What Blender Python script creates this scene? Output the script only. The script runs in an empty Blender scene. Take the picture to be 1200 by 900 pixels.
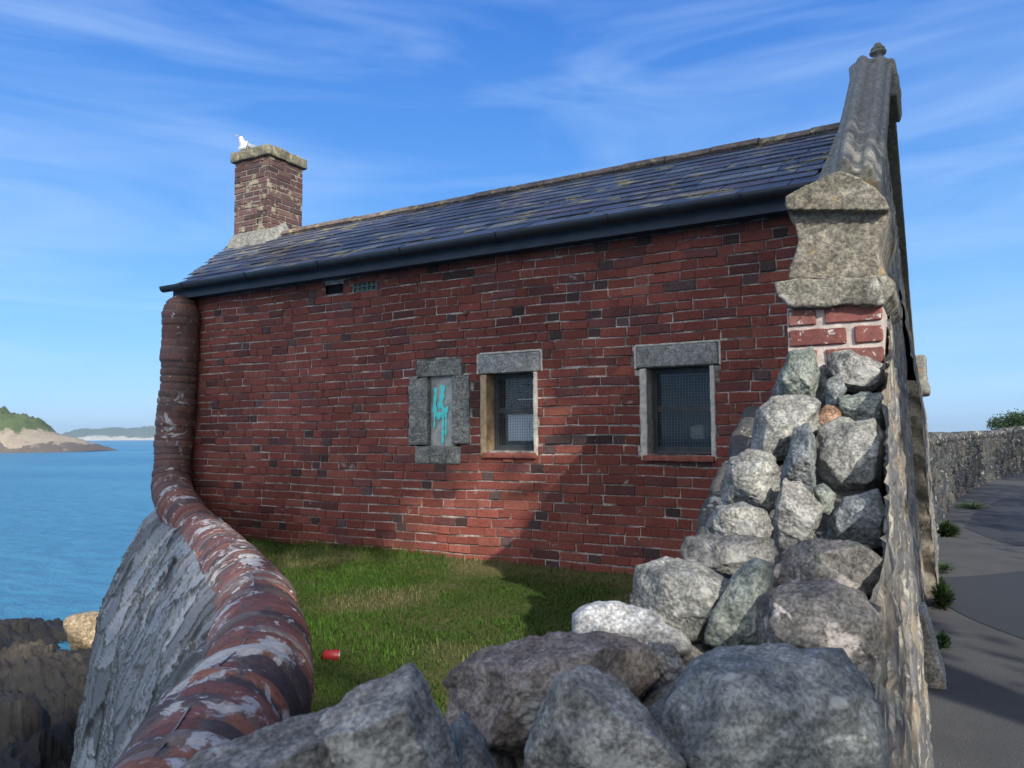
import bpy, bmesh, math, random
import numpy as np
from mathutils import Vector, Matrix
random.seed(7)
RNG = np.random.default_rng(11)
C = bpy.context.scene
COL = C.collection
rad = math.radians

# ------------------------------------------------------------------ camera, sky, sun, exposure
F = 880.0                                   # focal length in pixels of a 1200 px wide picture
HEAD, PITCH, ROLL = rad(29.5), rad(3.97), rad(-0.35)
cam_d = bpy.data.cameras.new('camera')
cam = bpy.data.objects.new('camera', cam_d)
COL.objects.link(cam)
C.camera = cam
cam_d.sensor_width = 36.0
cam_d.lens = F / 1200 * 36
cam_d.clip_start = 0.05
cam_d.clip_end = 20000
cam_d.dof.use_dof = True
cam_d.dof.focus_distance = 5.5
cam_d.dof.aperture_fstop = 9.0
M = Matrix.Rotation(HEAD, 4, 'Z') @ Matrix.Rotation(rad(90) + PITCH, 4, 'X') @ Matrix.Rotation(ROLL, 4, 'Z')
cam.matrix_world = M
MR = np.array(M.to_3x3())
CR, CU, CB = MR[:, 0], MR[:, 1], MR[:, 2]   # right, up, towards the viewer

SUN_DIR = Vector((1.235, -1.0, 0.86)).normalized()     # towards the sun
sun_el = math.asin(SUN_DIR.z)
sun_az = math.atan2(SUN_DIR.x, SUN_DIR.y)

world = bpy.data.worlds.new('World')
C.world = world
world.use_nodes = True
nt = world.node_tree
nt.nodes.clear()
def wn(t, **k):
    n = nt.nodes.new(t)
    for a, b in k.items():
        setattr(n, a, b)
    return n
sky = wn('ShaderNodeTexSky', sky_type='NISHITA', sun_disc=False)
sky.sun_elevation = sun_el
sky.sun_rotation = sun_az
sky.air_density = 1.0
sky.dust_density = 0.25
sky.ozone_density = 4.0
hsv = wn('ShaderNodeHueSaturation')
hsv.inputs['Saturation'].default_value = 1.2
hsv.inputs['Hue'].default_value = 0.50
nt.links.new(sky.outputs[0], hsv.inputs['Color'])
tc = wn('ShaderNodeTexCoord')
mp = wn('ShaderNodeMapping')
mp.inputs['Rotation'].default_value = (rad(8), rad(6), rad(20))
mp.inputs['Scale'].default_value = (1.4, 1.4, 8.5)
nt.links.new(tc.outputs['Generated'], mp.inputs[0])
cn = wn('ShaderNodeTexNoise')
cn.inputs['Scale'].default_value = 1.5
cn.inputs['Detail'].default_value = 7
cn.inputs['Roughness'].default_value = 0.55
cn.inputs['Distortion'].default_value = 0.9
nt.links.new(mp.outputs[0], cn.inputs['Vector'])
cr = wn('ShaderNodeValToRGB')
cr.color_ramp.elements[0].position = 0.42
cr.color_ramp.elements[1].position = 0.80
cr.color_ramp.elements[0].color = (0, 0, 0, 1)
cr.color_ramp.elements[1].color = (0.36, 0.36, 0.36, 1)
nt.links.new(cn.outputs[0], cr.inputs[0])
sx = wn('ShaderNodeSeparateXYZ')
nt.links.new(tc.outputs['Generated'], sx.inputs[0])
gr = wn('ShaderNodeValToRGB')
E_ = gr.color_ramp.elements
for _ in range(4): E_.new(.5)
for e_, (p_, c_) in zip(E_, ((0.0, (.29, .58, .92)), (.06, (.25, .55, .92)), (.16, (.19, .47, .88)), (.32, (.095, .31, .80)), (.50, (.045, .20, .68)), (.85, (.025, .13, .52)))):
    e_.position = p_; e_.color = (*c_, 1)
nt.links.new(sx.outputs[2], gr.inputs[0])
gs = wn('ShaderNodeVectorMath', operation='SCALE')
gs.inputs['Scale'].default_value = 3.4
nt.links.new(gr.outputs[0], gs.inputs[0])
sm = wn('ShaderNodeMixRGB')
sm.inputs[0].default_value = .88
nt.links.new(hsv.outputs[0], sm.inputs[1])
nt.links.new(gs.outputs[0], sm.inputs[2])
mx = wn('ShaderNodeMixRGB')
nt.links.new(cr.outputs[0], mx.inputs[0])
nt.links.new(sm.outputs[0], mx.inputs[1])
mx.inputs[2].default_value = (2.3, 3.0, 4.0, 1)
dt = wn('ShaderNodeVectorMath', operation='DOT_PRODUCT')
dt.inputs[1].default_value = (.40, -.88, .25)
nt.links.new(tc.outputs['Generated'], dt.inputs[0])
m1_ = wn('ShaderNodeMapRange', interpolation_type='SMOOTHSTEP')
m1_.inputs['From Min'].default_value = .02
m1_.inputs['From Max'].default_value = .55
nt.links.new(dt.outputs['Value'], m1_.inputs['Value'])
cn2 = wn('ShaderNodeTexNoise')
cn2.inputs['Scale'].default_value = 2.2
cn2.inputs['Detail'].default_value = 8
nt.links.new(tc.outputs['Generated'], cn2.inputs['Vector'])
m2_ = wn('ShaderNodeMapRange', interpolation_type='SMOOTHSTEP')
m2_.inputs['From Min'].default_value = .36
m2_.inputs['From Max'].default_value = .56
nt.links.new(cn2.outputs[0], m2_.inputs['Value'])
m3_ = wn('ShaderNodeMath', operation='MULTIPLY')
nt.links.new(m1_.outputs[0], m3_.inputs[0]); nt.links.new(m2_.outputs[0], m3_.inputs[1])
mx2 = wn('ShaderNodeMixRGB')
nt.links.new(m3_.outputs[0], mx2.inputs[0])
nt.links.new(mx.outputs[0], mx2.inputs[1])
mx2.inputs[2].default_value = (5.6, 5.6, 5.7, 1)  # unseen white cloud bank behind the viewer, added to lift the ambient light
bg = wn('ShaderNodeBackground')
bg.inputs[1].default_value = 0.15
nt.links.new(mx2.outputs[0], bg.inputs[0])
wo = wn('ShaderNodeOutputWorld')
nt.links.new(bg.outputs[0], wo.inputs[0])

sd = bpy.data.lights.new('sun', 'SUN')
sd.energy = 2.9
sd.angle = rad(0.6)
sd.color = (1.0, 0.93, 0.82)
so = bpy.data.objects.new('sun', sd)
COL.objects.link(so)
so.rotation_euler = SUN_DIR.to_track_quat('Z', 'Y').to_euler()

C.view_settings.view_transform = 'Standard'
C.view_settings.look = 'None'
C.view_settings.gamma = 1.0
C.view_settings.exposure = 1.05

# ------------------------------------------------------------------ placing helpers
def ray(px, py):
    return CR * ((px - 600) / F) + CU * (-(py - 450) / F) - CB
def at_d(px, py, d):
    return ray(px, py) * d
def at_Y(px, py, Y):
    r = ray(px, py); return r * (Y / r[1])
def at_X(px, py, X):
    r = ray(px, py); return r * (X / r[0])
def at_z(px, py, z):
    r = ray(px, py); return r * (z / r[2])
PATH_Z, GRASS_Z, SEA_Z, WY = -1.5, -1.04, -6.0, 5.15

# ------------------------------------------------------------------ noise
def _hash(ix, iy, iz, s=0):
    h = (ix * 374761393 + iy * 668265263 + iz * 2147483647 + s * 974634777) & 0xffffffff
    h = ((h ^ (h >> 13)) * 1274126177) & 0xffffffff
    h = ((h ^ (h >> 15)) * 2246822519) & 0xffffffff
    return ((h ^ (h >> 16)) & 0xffffff) / float(0xffffff)
def vnoise(P, s=0):
    P = np.asarray(P, float)
    i = np.floor(P).astype(np.int64); f = P - i
    f = f * f * (3 - 2 * f)
    out = 0
    for dx in (0, 1):
        for dy in (0, 1):
            for dz in (0, 1):
                w = (f[:, 0] if dx else 1 - f[:, 0]) * (f[:, 1] if dy else 1 - f[:, 1]) * (f[:, 2] if dz else 1 - f[:, 2])
                out = out + w * _hash(i[:, 0] + dx, i[:, 1] + dy, i[:, 2] + dz, s)
    return out * 2 - 1
def fbm(P, sc=1.0, oc=4, s=0, gain=0.5):
    P = np.asarray(P, float) * sc
    a, o, t = 1.0, 0.0, 0.0
    for k in range(oc):
        o = o + a * vnoise(P + 17.3 * k, s + k); t += a
        a *= gain; P = P * 2.03
    return o / t
def worley(uv, s=0, jit=1.0):
    """first and second distance, id hash of the nearest cell, and a per-cell tilt (flat broken faces)"""
    i = np.floor(uv).astype(np.int64)
    n_ = len(uv)
    d1 = np.full(n_, 9.0); d2 = d1.copy(); idh = np.zeros(n_); tl = np.zeros(n_)
    for dx in (-1, 0, 1):
        for dy in (-1, 0, 1):
            cx, cy = i[:, 0] + dx, i[:, 1] + dy
            z = np.zeros_like(cx)
            ox = uv[:, 0] - (cx + .5 + jit * (_hash(cx, cy, z, s) - .5))
            oy = uv[:, 1] - (cy + .5 + jit * (_hash(cx, cy, z + 1, s) - .5))
            d = np.maximum(np.abs(ox), np.abs(oy)) * .55 + np.hypot(ox, oy) * .45
            h = _hash(cx, cy, z + 2, s)
            t_ = (_hash(cx, cy, z + 3, s) - .5) * ox * 2 + (_hash(cx, cy, z + 4, s) - .5) * oy * 2
            n1 = d < d1
            d2 = np.where(n1, d1, np.minimum(d2, d))
            idh = np.where(n1, h, idh); tl = np.where(n1, t_, tl); d1 = np.where(n1, d, d1)
    worley.tilt = tl
    return d1, d2, idh

# ------------------------------------------------------------------ object helpers
def link(name, me, mat=None, parent=None, smooth=False):
    o = bpy.data.objects.new(name, me)
    COL.objects.link(o)
    if mat:
        me.materials.clear(); me.materials.append(mat)
    if parent is not None:
        o.parent = parent
        o.location = -Vector(parent.get('_base', (0, 0, 0)))
    if smooth:
        me.polygons.foreach_set('use_smooth', [True] * len(me.polygons))
    return o
def mesh(verts, faces, name='mesh'):
    me = bpy.data.meshes.new(name)
    me.from_pydata([tuple(v) for v in verts], [], [tuple(f) for f in faces])
    me.update()
    return me
def fast_mesh(V, Fc, name='mesh'):
    """V (n,3), Fc (m,k) arrays"""
    me = bpy.data.meshes.new(name)
    V = np.asarray(V, np.float32); Fc = np.asarray(Fc, np.int32)
    m, k = Fc.shape
    me.vertices.add(len(V)); me.vertices.foreach_set('co', V.ravel())
    me.loops.add(m * k); me.loops.foreach_set('vertex_index', Fc.ravel())
    me.polygons.add(m); me.polygons.foreach_set('loop_start', np.arange(0, m * k, k, dtype=np.int32))
    me.polygons.foreach_set('loop_total', np.full(m, k, np.int32))
    me.update(calc_edges=True)
    return me
def vcol(me, cols, name='Col'):
    a = me.color_attributes.new(name, 'FLOAT_COLOR', 'POINT')
    c = np.ones((len(me.vertices), 4), np.float32)
    c[:, :cols.shape[1]] = cols
    a.data.foreach_set('color', c.ravel())
def grid_faces(nu, nv):
    i = np.arange(nu - 1)[:, None] * nv + np.arange(nv - 1)[None, :]
    i = i.ravel()
    return np.stack([i, i + nv, i + nv + 1, i + 1], 1)
def thing(name, label, cat, loc=(0, 0, 0), group=None):
    o = bpy.data.objects.new(name, None)
    COL.objects.link(o)
    o.location = loc
    o['_base'] = tuple(loc)
    o['label'] = label; o['category'] = cat
    if group: o['group'] = group
    return o
def struct(o, kind='structure'):
    o['kind'] = kind; return o
def sub(parent, child):
    """child of a part whose own object location already carries the base offset"""
    child.parent = parent; child.location = (0, 0, 0); return child
def boxes(lst):
    """lst of (x0,x1,y0,y1,z0,z1) -> verts, faces"""
    V, Fc = [], []
    for (x0, x1, y0, y1, z0, z1) in lst:
        b = len(V)
        V += [(x0, y0, z0), (x1, y0, z0), (x1, y1, z0), (x0, y1, z0), (x0, y0, z1), (x1, y0, z1), (x1, y1, z1), (x0, y1, z1)]
        Fc += [(b, b+3, b+2, b+1), (b+4, b+5, b+6, b+7), (b, b+1, b+5, b+4), (b+1, b+2, b+6, b+5), (b+2, b+3, b+7, b+6), (b+3, b, b+4, b+7)]
    return V, Fc
def box_mesh(*lst):
    return mesh(*boxes(lst))
def prism(poly, axis_vec, name='mesh'):
    """poly: list of 3D points, extruded by axis_vec"""
    n = len(poly); P = [np.array(p, float) for p in poly]; a = np.array(axis_vec, float)
    V = P + [p + a for p in P]
    Fc = [tuple(range(n))[::-1], tuple(range(n, 2 * n))] + [(i, (i + 1) % n, n + (i + 1) % n, n + i) for i in range(n)]
    me = mesh(V, Fc, name)
    bm = bmesh.new(); bm.from_mesh(me); bmesh.ops.recalc_face_normals(bm, faces=bm.faces); bm.to_mesh(me); bm.free()
    return me
def join(meshes):
    bm = bmesh.new()
    for m in meshes: bm.from_mesh(m)
    me = bpy.data.meshes.new('joined'); bm.to_mesh(me); bm.free()
    return me
def get_co(me):
    a = np.zeros(len(me.vertices) * 3, np.float32); me.vertices.foreach_get('co', a); return a.reshape(-1, 3)
def get_no(me):
    a = np.zeros(len(me.vertices) * 3, np.float32); me.vertices.foreach_get('normal', a); return a.reshape(-1, 3)
def set_co(me, co):
    me.vertices.foreach_set('co', np.asarray(co, np.float32).ravel()); me.update()
def displace(me, amp, sc, oc=4, s=0, gain=.55):
    co = get_co(me); no = get_no(me)
    set_co(me, co + no * (amp * fbm(co, sc, oc, s, gain))[:, None])
def weather(me, voxel, amp, sc, oc=4, s=0):
    """remesh into small quads and wear the surface"""
    o = bpy.data.objects.new('tmp', me); COL.objects.link(o)
    m = o.modifiers.new('r', 'REMESH'); m.mode = 'VOXEL'; m.voxel_size = voxel
    dg = bpy.context.evaluated_depsgraph_get()
    out = bpy.data.meshes.new_from_object(o.evaluated_get(dg))
    bpy.data.objects.remove(o)
    displace(out, amp, sc, oc, s)
    out.polygons.foreach_set('use_smooth', [True] * len(out.polygons))
    return out

# ------------------------------------------------------------------ materials
def newmat(name):
    m = bpy.data.materials.new(name); m.use_nodes = True
    t = m.node_tree
    b = t.nodes['Principled BSDF']
    return m, t, b
def nd(t, typ, ins=None, **k):
    n = t.nodes.new(typ)
    for a, v in k.items(): setattr(n, a, v)
    for a, v in (ins or {}).items():
        if hasattr(v, 'is_linked') or isinstance(v, bpy.types.NodeSocket): t.links.new(v, n.inputs[a])
        else: n.inputs[a].default_value = v
    return n
def noise(t, vec, scale, detail=4, rough=.55, dist=0):
    return nd(t, 'ShaderNodeTexNoise', {'Vector': vec, 'Scale': scale, 'Detail': detail, 'Roughness': rough, 'Distortion': dist}).outputs[0]
def ramp(t, fac, *stops):
    r = nd(t, 'ShaderNodeValToRGB', {'Fac': fac})
    e = r.color_ramp.elements
    while len(e) < len(stops): e.new(.5)
    for k, (p, c) in enumerate(stops):
        e[k].position = p
        e[k].color = (c, c, c, 1) if isinstance(c, (int, float)) else (*c, 1)
    return r.outputs[0]
def mixc(t, fac, a, b, mode='MIX'):
    n = nd(t, 'ShaderNodeMixRGB', blend_type=mode)
    for s, v in zip((0, 1, 2), (fac, a, b)):
        if isinstance(v, bpy.types.NodeSocket): t.links.new(v, n.inputs[s])
        elif s == 0: n.inputs[0].default_value = v
        else: n.inputs[s].default_value = (*v, 1)
    return n.outputs[0]
def math_(t, op, a, b=0.0):
    n = nd(t, 'ShaderNodeMath', operation=op)
    for s, v in enumerate((a, b)):
        if isinstance(v, bpy.types.NodeSocket): t.links.new(v, n.inputs[s])
        else: n.inputs[s].default_value = v
    return n.outputs[0]
def bump(t, b, h, strength=.5, dist=.01):
    n = nd(t, 'ShaderNodeBump', {'Height': h, 'Strength': strength, 'Distance': dist})
    t.links.new(n.outputs[0], b.inputs['Normal'])
def objco(t, scale=None):
    v = nd(t, 'ShaderNodeTexCoord').outputs['Object']
    if scale:
        v = nd(t, 'ShaderNodeMapping', {'Vector': v, 'Scale': scale}).outputs[0]
    return v
def fin(t, b, col, rough=.9, spec=.25):
    if isinstance(col, bpy.types.NodeSocket): t.links.new(col, b.inputs['Base Color'])
    else: b.inputs['Base Color'].default_value = (*col, 1)
    if isinstance(rough, bpy.types.NodeSocket): t.links.new(rough, b.inputs['Roughness'])
    else: b.inputs['Roughness'].default_value = rough
    b.inputs['Specular IOR Level'].default_value = spec

def mat_rock(name, dark, light, lichen=None, lich=.62, spk=130, lich_scale=5, bumpd=.006):
    m, t, b = newmat(name)
    v = objco(t)
    big = noise(t, v, 9, 5, .6)
    fine = noise(t, v, spk, 3, .7)
    mid = noise(t, v, 34, 5, .7)
    c = mixc(t, ramp(t, big, (.3, 0), (.7, 1)), dark, light)
    c = mixc(t, ramp(t, fine, (.38, 0), (.62, 1)), mixc(t, 1, c, (.58, .59, .61), 'MULTIPLY'), mixc(t, 1, c, (1.36, 1.36, 1.34), 'MULTIPLY'))
    c = mixc(t, ramp(t, mid, (.35, .8), (.60, 0)), c, mixc(t, 1, c, (.38, .38, .38), 'MULTIPLY'))
    vein = noise(t, objco(t, (9, 4, 30)), 1, 5, .6, 1.5)
    c = mixc(t, ramp(t, vein, (.57, 0), (.62, .45)), c, mixc(t, 1, c, (1.7, 1.7, 1.65), 'MULTIPLY'))
    c = mixc(t, ramp(t, noise(t, v, 2.6, 3, .6), (.40, .35), (.60, 0)), c, mixc(t, 1, c, (.55, .52, .46), 'MULTIPLY'))
    if lichen:
        vo = nd(t, 'ShaderNodeTexVoronoi', {'Vector': v, 'Scale': 21.0, 'Randomness': 1.0})
        sp_ = math_(t, 'ADD', vo.outputs['Distance'], math_(t, 'MULTIPLY', mid, .55))
        gate = ramp(t, nd(t, 'ShaderNodeSeparateColor', {0: vo.outputs['Color']}).outputs[0], (.86, 0), (.88, 1))
        spot = math_(t, 'MULTIPLY', ramp(t, sp_, (.46, .5), (.56, 0)), gate)
        c = mixc(t, spot, c, lichen)
        l = noise(t, v, lich_scale, 8, .68, .4)
        lm = ramp(t, l, (lich, 0), (lich + .035, 1))
        lc = mixc(t, ramp(t, mid, (.3, 0), (.7, 1)), tuple(x * .65 for x in lichen), lichen)
        c = mixc(t, lm, c, lc)
    fin(t, b, c, .88, .3)
    h = math_(t, 'ADD', math_(t, 'MULTIPLY', mid, .8), math_(t, 'MULTIPLY', fine, .35))
    bump(t, b, h, .9, bumpd)
    return m
MR_grey = mat_rock('grey_granite', (.17, .17, .165), (.37, .365, .34), (.44, .44, .41), .545)
MR_pale = mat_rock('pale_granite', (.17, .175, .165), (.36, .36, .335), (.55, .54, .48), .60)
MR_blue = mat_rock('blue_slate_stone', (.11, .13, .145), (.27, .29, .295), (.36, .38, .38), .62)
MR_green = mat_rock('greenish_stone', (.13, .155, .14), (.29, .32, .29), (.38, .40, .36), .585)
MR_brown = mat_rock('brown_stone', (.15, .125, .115), (.31, .275, .25), (.33, .33, .31), .56)
MR_white = mat_rock('white_quartz_stone', (.50, .50, .49), (.78, .77, .74), None)
MR_dark = mat_rock('dark_granite', (.12, .12, .118), (.28, .275, .26), (.38, .38, .36), .555)
MR_orange = mat_rock('orange_stone', (.20, .10, .06), (.40, .26, .18), None)
MR_patch = mat_rock('lichened_granite', (.09, .09, .09), (.22, .21, .20), (.58, .53, .50), .555, lich_scale=3.2)

def mat_attr(name, rough=.9, nscale=60, amp=.5, bumpd=.004, lichen=None, lich=.62, lscale=(8, 8, 8), lichen2=None, spec=.25, bs=.7, zgate=None):
    """base colour from the mesh's own colour attribute, broken up by noise and stained"""
    m, t, b = newmat(name)
    v = objco(t)
    a = nd(t, 'ShaderNodeVertexColor', layer_name='Col').outputs[0]
    n1 = noise(t, v, nscale, 5, .7)
    n2 = noise(t, v, 3.1, 4, .6)
    c = mixc(t, ramp(t, n1, (.3, 1), (.55, 0)), a, mixc(t, 1, a, (1 - amp,) * 3, 'MULTIPLY'))
    c = mixc(t, ramp(t, n2, (.35, .55), (.65, 0)), c, mixc(t, 1, c, (.62, .64, .68), 'MULTIPLY'))
    if lichen:
        vl = objco(t, lscale)
        l = noise(t, vl, 1, 8, .7, .5)
        if zgate:
            zz_ = nd(t, 'ShaderNodeSeparateXYZ', {0: v}).outputs[2]
            l = math_(t, 'SUBTRACT', l, math_(t, 'MULTIPLY', nd(t, 'ShaderNodeMapRange', {'Value': zz_, 'From Min': zgate[0], 'From Max': zgate[1]}).outputs[0], .07))
        c = mixc(t, ramp(t, l, (lich, 0), (lich + .03, 1)), c, mixc(t, ramp(t, n1, (.3, 0), (.7, 1)), tuple(x * .6 for x in lichen), lichen))
    if lichen2:
        l = noise(t, v, 14, 6, .7)
        c = mixc(t, ramp(t, l, (.64, 0), (.67, 1)), c, lichen2)
    fin(t, b, c, rough, spec)
    bump(t, b, n1, bs, bumpd)
    return m
M_brick = mat_attr('red_brick', .85, 55, .42, .006, (.30, .235, .21), .635, (7, 7, 10), None, .2, 1.0)
M_chimbrick = mat_attr('chimney_brick', .9, 70, .4, .004, (.34, .31, .22), .56, (5, 5, 5))
M_cope = mat_attr('weathered_coping_brick', .72, 55, .5, .003, (.50, .49, .48), .550, (4, 4, 6), (.60, .60, .58), .35, .9, (.2, .7))
M_seastone = mat_attr('sea_wall_stone', .8, 45, .5, .006, (.42, .43, .42), .62, (7, 7, 7), None, .3, 1.0)
M_rubble = mat_attr('mortared_rubble', .92, 50, .55, .007, (.50, .48, .40), .57, (9, 9, 6), (.46, .40, .22), .2, 1.0)
M_slate = mat_attr('roof_slate', .5, 40, .3, .002, (.36, .30, .13), .565, (3.2, 5, 5), None, .5, .4)

def mat_plain(name, col, rough=.7, spec=.3, var=.25, sc=30, bumpd=0.0, metal=0):
    m, t, b = newmat(name)
    v = objco(t)
    n = noise(t, v, sc, 5, .6)
    c = mixc(t, ramp(t, n, (.3, 0), (.7, 1)), tuple(x * (1 - var) for x in col), tuple(min(1, x * (1 + var)) for x in col))
    fin(t, b, c, rough, spec)
    b.inputs['Metallic'].default_value = metal
    if bumpd: bump(t, b, n, .6, bumpd)
    return m
def mat_mortar():
    m, t, b = newmat('mortar')
    n = noise(t, objco(t, (5, 5, 9)), 1, 6, .7)
    f = noise(t, objco(t), 45, 4, .7)
    c = mixc(t, ramp(t, n, (.40, 0), (.60, 1)), (.09, .075, .072), (.50, .44, .40))
    c = mixc(t, ramp(t, f, (.35, .7), (.55, 0)), c, (.10, .085, .08))
    fin(t, b, c, .95, .1)
    bump(t, b, f, .8, .008)
    return m
M_mortar = mat_mortar()
M_render = mat_plain('weathered_render', (.46, .43, .38), .9, .2, .35, 22, .004)
M_render_brown = mat_plain('stained_render', (.40, .29, .18), .9, .2, .4, 14, .004)
M_gutter = mat_plain('black_gutter', (.018, .022, .03), .42, .5, .3, 8)
M_fascia = mat_plain('fascia_paint', (.03, .045, .07), .6, .4, .3, 6)
M_sash = mat_plain('sash_wood', (.06, .07, .08), .6, .3, .4, 25)
M_wire = mat_plain('wire', (.07, .075, .08), .55, .4, .3, 60)
M_blind = mat_plain('blind', (.88, .90, .92), .8, .2, .1, 6)
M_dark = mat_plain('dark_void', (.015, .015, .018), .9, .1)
M_vent = mat_plain('air_brick', (.10, .14, .13), .8, .2, .3, 40, .003)
M_sill = mat_plain('tile_sill', (.22, .07, .05), .75, .3, .35, 25, .003)
M_slab = mat_plain('slate_panel', (.33, .34, .33), .8, .3, .35, 12, .004)
M_graf = mat_plain('turquoise_paint', (.10, .70, .68), .45, .4, .12, 20)
M_flash = mat_plain('mortar_flashing', (.20, .20, .18), .95, .1, .45, 22, .01)
M_red = mat_plain('red_can_paint', (.26, .015, .018), .5, .5, .1, 10)
M_alu = mat_plain('aluminium', (.6, .6, .6), .45, .5, .1, 10, 0, .9)
M_white = mat_plain('white_feathers', (.62, .62, .62), .8, .2, .05, 30)
M_wing = mat_plain('grey_feathers', (.33, .35, .38), .8, .2, .1, 30)
M_beak = mat_plain('yellow_beak', (.65, .42, .05), .5, .3, .1, 30)
M_black = mat_plain('black_feathers', (.02, .02, .02), .6, .3)
M_bark = mat_plain('bark', (.09, .07, .05), .95, .1, .4, 12, .01)

def mat_glass():
    m, t, b = newmat('window_glass')
    out = t.nodes['Material Output']
    g = nd(t, 'ShaderNodeBsdfGlossy', {'Roughness': .04, 'Color': (.8, .9, 1, 1)})
    tr = nd(t, 'ShaderNodeBsdfTransparent', {'Color': (.85, .88, .90, 1)})
    fr = nd(t, 'ShaderNodeFresnel', {'IOR': 1.5})
    fm = math_(t, 'MULTIPLY', fr.outputs[0], .8)
    mxs = nd(t, 'ShaderNodeMixShader', {0: fm, 1: tr.outputs[0], 2: g.outputs[0]})
    t.links.new(mxs.outputs[0], out.inputs[0])
    t.nodes.remove(b)
    return m
M_glass = mat_glass()

def mat_copingstone():
    m, t, b = newmat('coping_stone')
    v = objco(t)
    st = objco(t, (26, 26, 26))
    n1 = noise(t, st, 1, 6, .7, .6)
    n2 = noise(t, v, 60, 4, .7)
    n3 = noise(t, v, 4, 6, .65)
    c = mixc(t, ramp(t, n1, (.35, 0), (.65, 1)), (.13, .13, .115), (.34, .34, .31))
    c = mixc(t, ramp(t, n2, (.35, .7), (.6, 0)), c, (.09, .09, .085))
    c = mixc(t, ramp(t, n3, (.60, 0), (.66, .8)), c, (.36, .25, .11))
    fin(t, b, c, .93, .2)
    bump(t, b, math_(t, 'ADD', n1, math_(t, 'MULTIPLY', n2, .5)), .5, .008)
    return m
M_coping = mat_copingstone()

def mat_ground_grass():
    m, t, b = newmat('grass_ground')
    v = objco(t)
    n = noise(t, v, 1.6, 5, .6)
    f = noise(t, v, 40, 4, .7)
    c = mixc(t, ramp(t, n, (.35, 0), (.62, 1)), (.05, .08, .02), (.11, .10, .045))
    c = mixc(t, ramp(t, f, (.3, .6), (.6, 0)), c, (.03, .03, .014))
    fin(t, b, c, 1, .05)
    bump(t, b, f, .8, .015)
    return m
def mat_blades():
    m, t, b = newmat('grass_blades')
    a = nd(t, 'ShaderNodeVertexColor', layer_name='Col').outputs[0]
    fin(t, b, a, .75, .2)
    tr = nd(t, 'ShaderNodeBsdfTranslucent', {'Color': a})
    mxs = nd(t, 'ShaderNodeMixShader', {0: .35, 1: b.outputs[0], 2: tr.outputs[0]})
    t.links.new(mxs.outputs[0], t.nodes['Material Output'].inputs[0])
    return m
def mat_leaf(name, c1, c2):
    m, t, b = newmat(name)
    v = objco(t)
    n = noise(t, v, 3, 3, .6)
    c = mixc(t, ramp(t, n, (.35, 0), (.65, 1)), c1, c2)
    fin(t, b, c, .7, .25)
    tr = nd(t, 'ShaderNodeBsdfTranslucent', {'Color': c})
    mxs = nd(t, 'ShaderNodeMixShader', {0: .25, 1: b.outputs[0], 2: tr.outputs[0]})
    t.links.new(mxs.outputs[0], t.nodes['Material Output'].inputs[0])
    return m
M_leaf = mat_leaf('dark_leaf', (.03, .055, .02), (.07, .11, .035))
M_weed = mat_leaf('weed_leaf', (.03, .06, .02), (.065, .10, .035))

def mat_sea():
    m, t, b = newmat('sea_water')
    v = objco(t)
    w1 = noise(t, objco(t, (.45, .95, 1)), 1, 6, .65, .3)
    w2 = noise(t, v, 2.2, 4, .6)
    far = noise(t, objco(t, (.012, .03, 1)), 1, 5, .6)
    c = mixc(t, ramp(t, far, (.35, 0), (.65, 1)), (.030, .165, .28), (.065, .24, .36))
    c = mixc(t, ramp(t, w1, (.40, .45), (.60, 0)), c, (.012, .085, .19))
    fin(t, b, c, .32, .5)
    b.inputs['IOR'].default_value = 1.33
    bump(t, b, math_(t, 'ADD', w1, math_(t, 'MULTIPLY', w2, .3)), 1.0, .55)
    return m
def mat_asphalt():
    m, t, b = newmat('asphalt')
    v = objco(t)
    f = noise(t, v, 110, 4, .8)
    g = noise(t, v, 2.2, 5, .6)
    c = mixc(t, ramp(t, f, (.35, 0), (.68, 1)), (.028, .031, .036), (.15, .15, .15))
    c = mixc(t, ramp(t, g, (.35, .4), (.65, 0)), c, (.038, .040, .044))
    fin(t, b, c, .9, .25)
    bump(t, b, f, .8, .006)
    return m
def mat_patch():
    m, t, b = newmat('asphalt_patch')
    v = objco(t)
    f = noise(t, v, 190, 3, .7)
    c = mixc(t, ramp(t, f, (.35, 0), (.68, 1)), (.022, .026, .033), (.06, .065, .075))
    fin(t, b, c, .88, .25)
    bump(t, b, f, .6, .004)
    return m
def mat_shore():
    m, t, b = newmat('shore_rock')
    v = objco(t)
    n = noise(t, v, .8, 8, .7, .4)
    f = noise(t, v, 7, 7, .75)
    g = noise(t, v, .35, 3, .6)
    a = nd(t, 'ShaderNodeVertexColor', layer_name='Col').outputs[0]
    c = mixc(t, ramp(t, n, (.40, 0), (.60, 1)), (.010, .012, .015), (.038, .036, .034))  # shade over the shore is put into these near-black tones
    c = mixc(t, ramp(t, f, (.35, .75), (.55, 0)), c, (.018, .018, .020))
    c = mixc(t, a, c, mixc(t, ramp(t, f, (.35, 0), (.6, 1)), (.12, .09, .05), (.36, .29, .19)))  # sunlit buff tone mixed in by the vertex colour
    fin(t, b, c, .75, .35)
    bump(t, b, f, 1, .12)
    return m
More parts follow.
